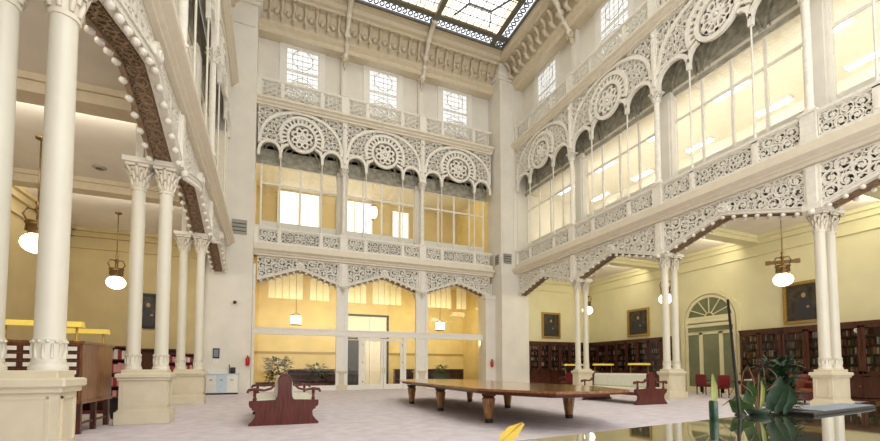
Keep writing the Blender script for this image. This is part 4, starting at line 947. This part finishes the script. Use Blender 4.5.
# arching bromeliad
r = thing('potted_bromeliad', 'potted plant with arching brown stems and broad leaves by the dark stake', 'plant', onT(2.02, -.03))
m_ = MB(); m_.lathe([(.05, 0), (.06, .015), (.07, .035), (.065, .04)], 0, 0, 14); m_.build('pot', 'greenbox', r)
m_ = MB()
for k, (dx, h, dr) in enumerate(((-.16, .20, 1), (.13, .30, 1), (-.09, .32, .6), (.2, .2, .7), (-.2, .1, .6), (.05, .34, .3))):
    m_.tube([(0, 0, .03), (dx*.25, 0, h*.75), (dx*.6, 0, h), (dx*.9, 0, h*.88), (dx*1.1, 0, h*.6)], [.006, .005, .004, .004, .002], 5)
m_.build('stems', 'stem', r)
m_ = MB(); blade(m_, [(.0, 0, .02), (.015, 0, .1), (.03, 0, .18), (.02, 0, .25)], .034); blade(m_, [(-.12, 0, .01), (-.1, -.01, .05), (-.13, 0, .1), (-.12, 0, .14)], .03); blade(m_, [(-.09, -.03, .0), (-.15, -.03, .04), (-.19, -.03, .1)], .03); blade(m_, [(-.05, .0, .01), (-.06, 0, .08), (-.03, 0, .16), (-.05, 0, .22)], .035); m_.build('upright_leaves', 'leaf2', r)
m_ = MB(); blade(m_, [(.0, -.02, .02), (.018, -.02, .1), (.025, -.02, .17), (.015, -.02, .22)], .012); m_.build('yellowing_leaf', 'ypleaf', r)
m_ = MB(); blade(m_, [(.06, -.01, .01), (.08, -.01, .09), (.12, -.01, .18), (.15, -.01, .25)], .036); blade(m_, [(.1, -.02, .01), (.13, -.02, .09), (.16, 0, .17), (.13, 0, .26)], .036); blade(m_, [(.15, -.02, .01), (.19, -.02, .09), (.2, 0, .15), (.19, 0, .2)], .034); m_.build('broad_leaves', 'leaf', r)
r.rotation_euler = (0, 0, -.45)
# dense bush
r = thing('potted_foliage_plant', 'dense dark green leafy plant on the display table beside the portfolio', 'plant', onT(2.40, -.0))
m_ = MB(); m_.lathe([(.06, 0), (.075, .03), (.07, .035)], 0, 0, 12); m_.build('pot', 'greenbox', r)
m_ = MB()
for k in range(7): a = k*.9; m_.tube([(0, 0, .02), (.06*math.cos(a), .03*math.sin(a), .2), (.12*math.cos(a), .05*math.sin(a), .33)], [.006, .004, .003], 5)
m_.build('stems', 'stem', r)
m_ = MB(); leafs(m_, 360, 0, 0, .20, .10, .17, .065, .022, rnd); m_.build('foliage', 'leaf', r)
r = thing('plant_stake', 'tall thin dark stake leaning among the foreground plants', 'stake', onT(1.86, .0)); m_ = MB(); m_.tube([(0, 0, 0), (-.035, 0, .3), (-.08, 0, .74)], [.010, .009, .007], 8); m_.build('rod', 'stake', r); m_ = MB(); m_.lathe([(.03, 0), (.03, .01), (.01, .02)], 0, 0, 10); m_.build('foot', 'stake', r)
# yellow leaf cut
r = thing('yellow_leaf', 'pointed golden yellow leaf rising from the display table edge', 'leaf', onT(-.07, -.05)); m_ = MB(); blade(m_, [(-.02, 0, .0), (.0, 0, .02), (.04, 0, .05), (.09, 0, .080)], .028); m_.build('blade', 'yleaf', r); m_ = MB(); m_.tube([(-.03, .004, 0), (.03, .004, .042), (.085, .004, .083)], .002, 5); m_.build('midrib', 'brass', r)
# portfolio
r = thing('portfolio', 'flat dark portfolio with a blue-grey cover lying on the display table', 'book', onT(2.42, -.13), ang); m_ = MB(); m_.bev(-.17, -.11, 0, .95, .10, .020, .003); m_.build('block', 'black', r); m_ = MB(); m_.bev(.02, -.10, .020, .94, .09, .024, .001); m_.build('cover', 'bluegrey', r)
# ------------------------------------------------------------------ lights
def area(name, loc, rot, sx, sy, power, col=(1, .95, .87)):
    l = bpy.data.lights.new(name, 'AREA'); l.shape = 'RECTANGLE'; l.size = sx; l.size_y = sy; l.energy = power; l.color = col
    o = bpy.data.objects.new(name, l); C.objects.link(o); o.location = loc; o.rotation_euler = rot
    return o
R90 = PI/2
area('rear_screen_fill', (6.8, 26.0, 3.1), (R90*1.15, 0, 0), 14, .3, 90, (1, .88, .62))  # added fill behind the transom, no fitting there
area('hall_front_fill', (6.8, -3.2, 10), (R90, 0, 0), 16, 18, 1600, (1, .98, .94))
for i, y in enumerate((6.9, 12.6, 18.4)):
    area('left_aisle_fill', (-5.6, y+.0, 7.55), (R90*.85, 0, 0), 5, .5, 62, (1, .95, .84))  # added one-sided fill by each beam, turned away from the camera
for i, y in enumerate((2.4, 8.0, 13.6, 19.3)):
    area('right_aisle_fill', (19.3, y, 7.55), (R90*.75, 0, 0), 5, .5, 62, (1, .93, .72))  # added fill hidden from view, supplements the globe lamps
area('rear_room_fill', (6.8, 26.7, 4.9), (R90*1.02, 0, 0), 14, .8, 205, (1, .88, .60))  # added fill behind the glass screen, its unlit back to the hall
area('upper_rear_fill', (6.8, 26.75, 14.0), (R90*.8, 0, 0), 14, .6, 170, (1, .92, .75))  # added fill to brighten the upper rear room, source unseen
area('upper_right_fill', (17.0, 12, 11.2), (0, -R90, 0), .8, 22, 380, (1, .97, .90))  # added unseen fill facing the beige room, not a fitting
area('upper_left_fill', (-3.4, 12, 11.2), (0, R90, 0), .8, 22, 200, (1, .95, .84))  # added unseen fill, the same for the opposite upper room
w = bpy.data.worlds.new('world'); sc.world = w; w.use_nodes = True; w.node_tree.nodes['Background'].inputs[0].default_value = (.98, .97, .95, 1); w.node_tree.nodes['Background'].inputs[1].default_value = .45
# ------------------------------------------------------------------ camera
cd = bpy.data.cameras.new('camera'); cam = bpy.data.objects.new('camera', cd); C.objects.link(cam)
cd.sensor_width = 36; cd.lens = 36*417.492/880; cd.shift_y = (348.406-220.5)/880; cd.clip_start = .05; cd.clip_end = 200
cam.location = (0, 0, 1.3); cam.rotation_euler = (math.radians(90+2.782), 0, math.radians(-22.34)); sc.camera = cam
sc.view_settings.view_transform = 'Standard'; sc.view_settings.look = 'None'; sc.view_settings.exposure = .30; sc.view_settings.gamma = .92
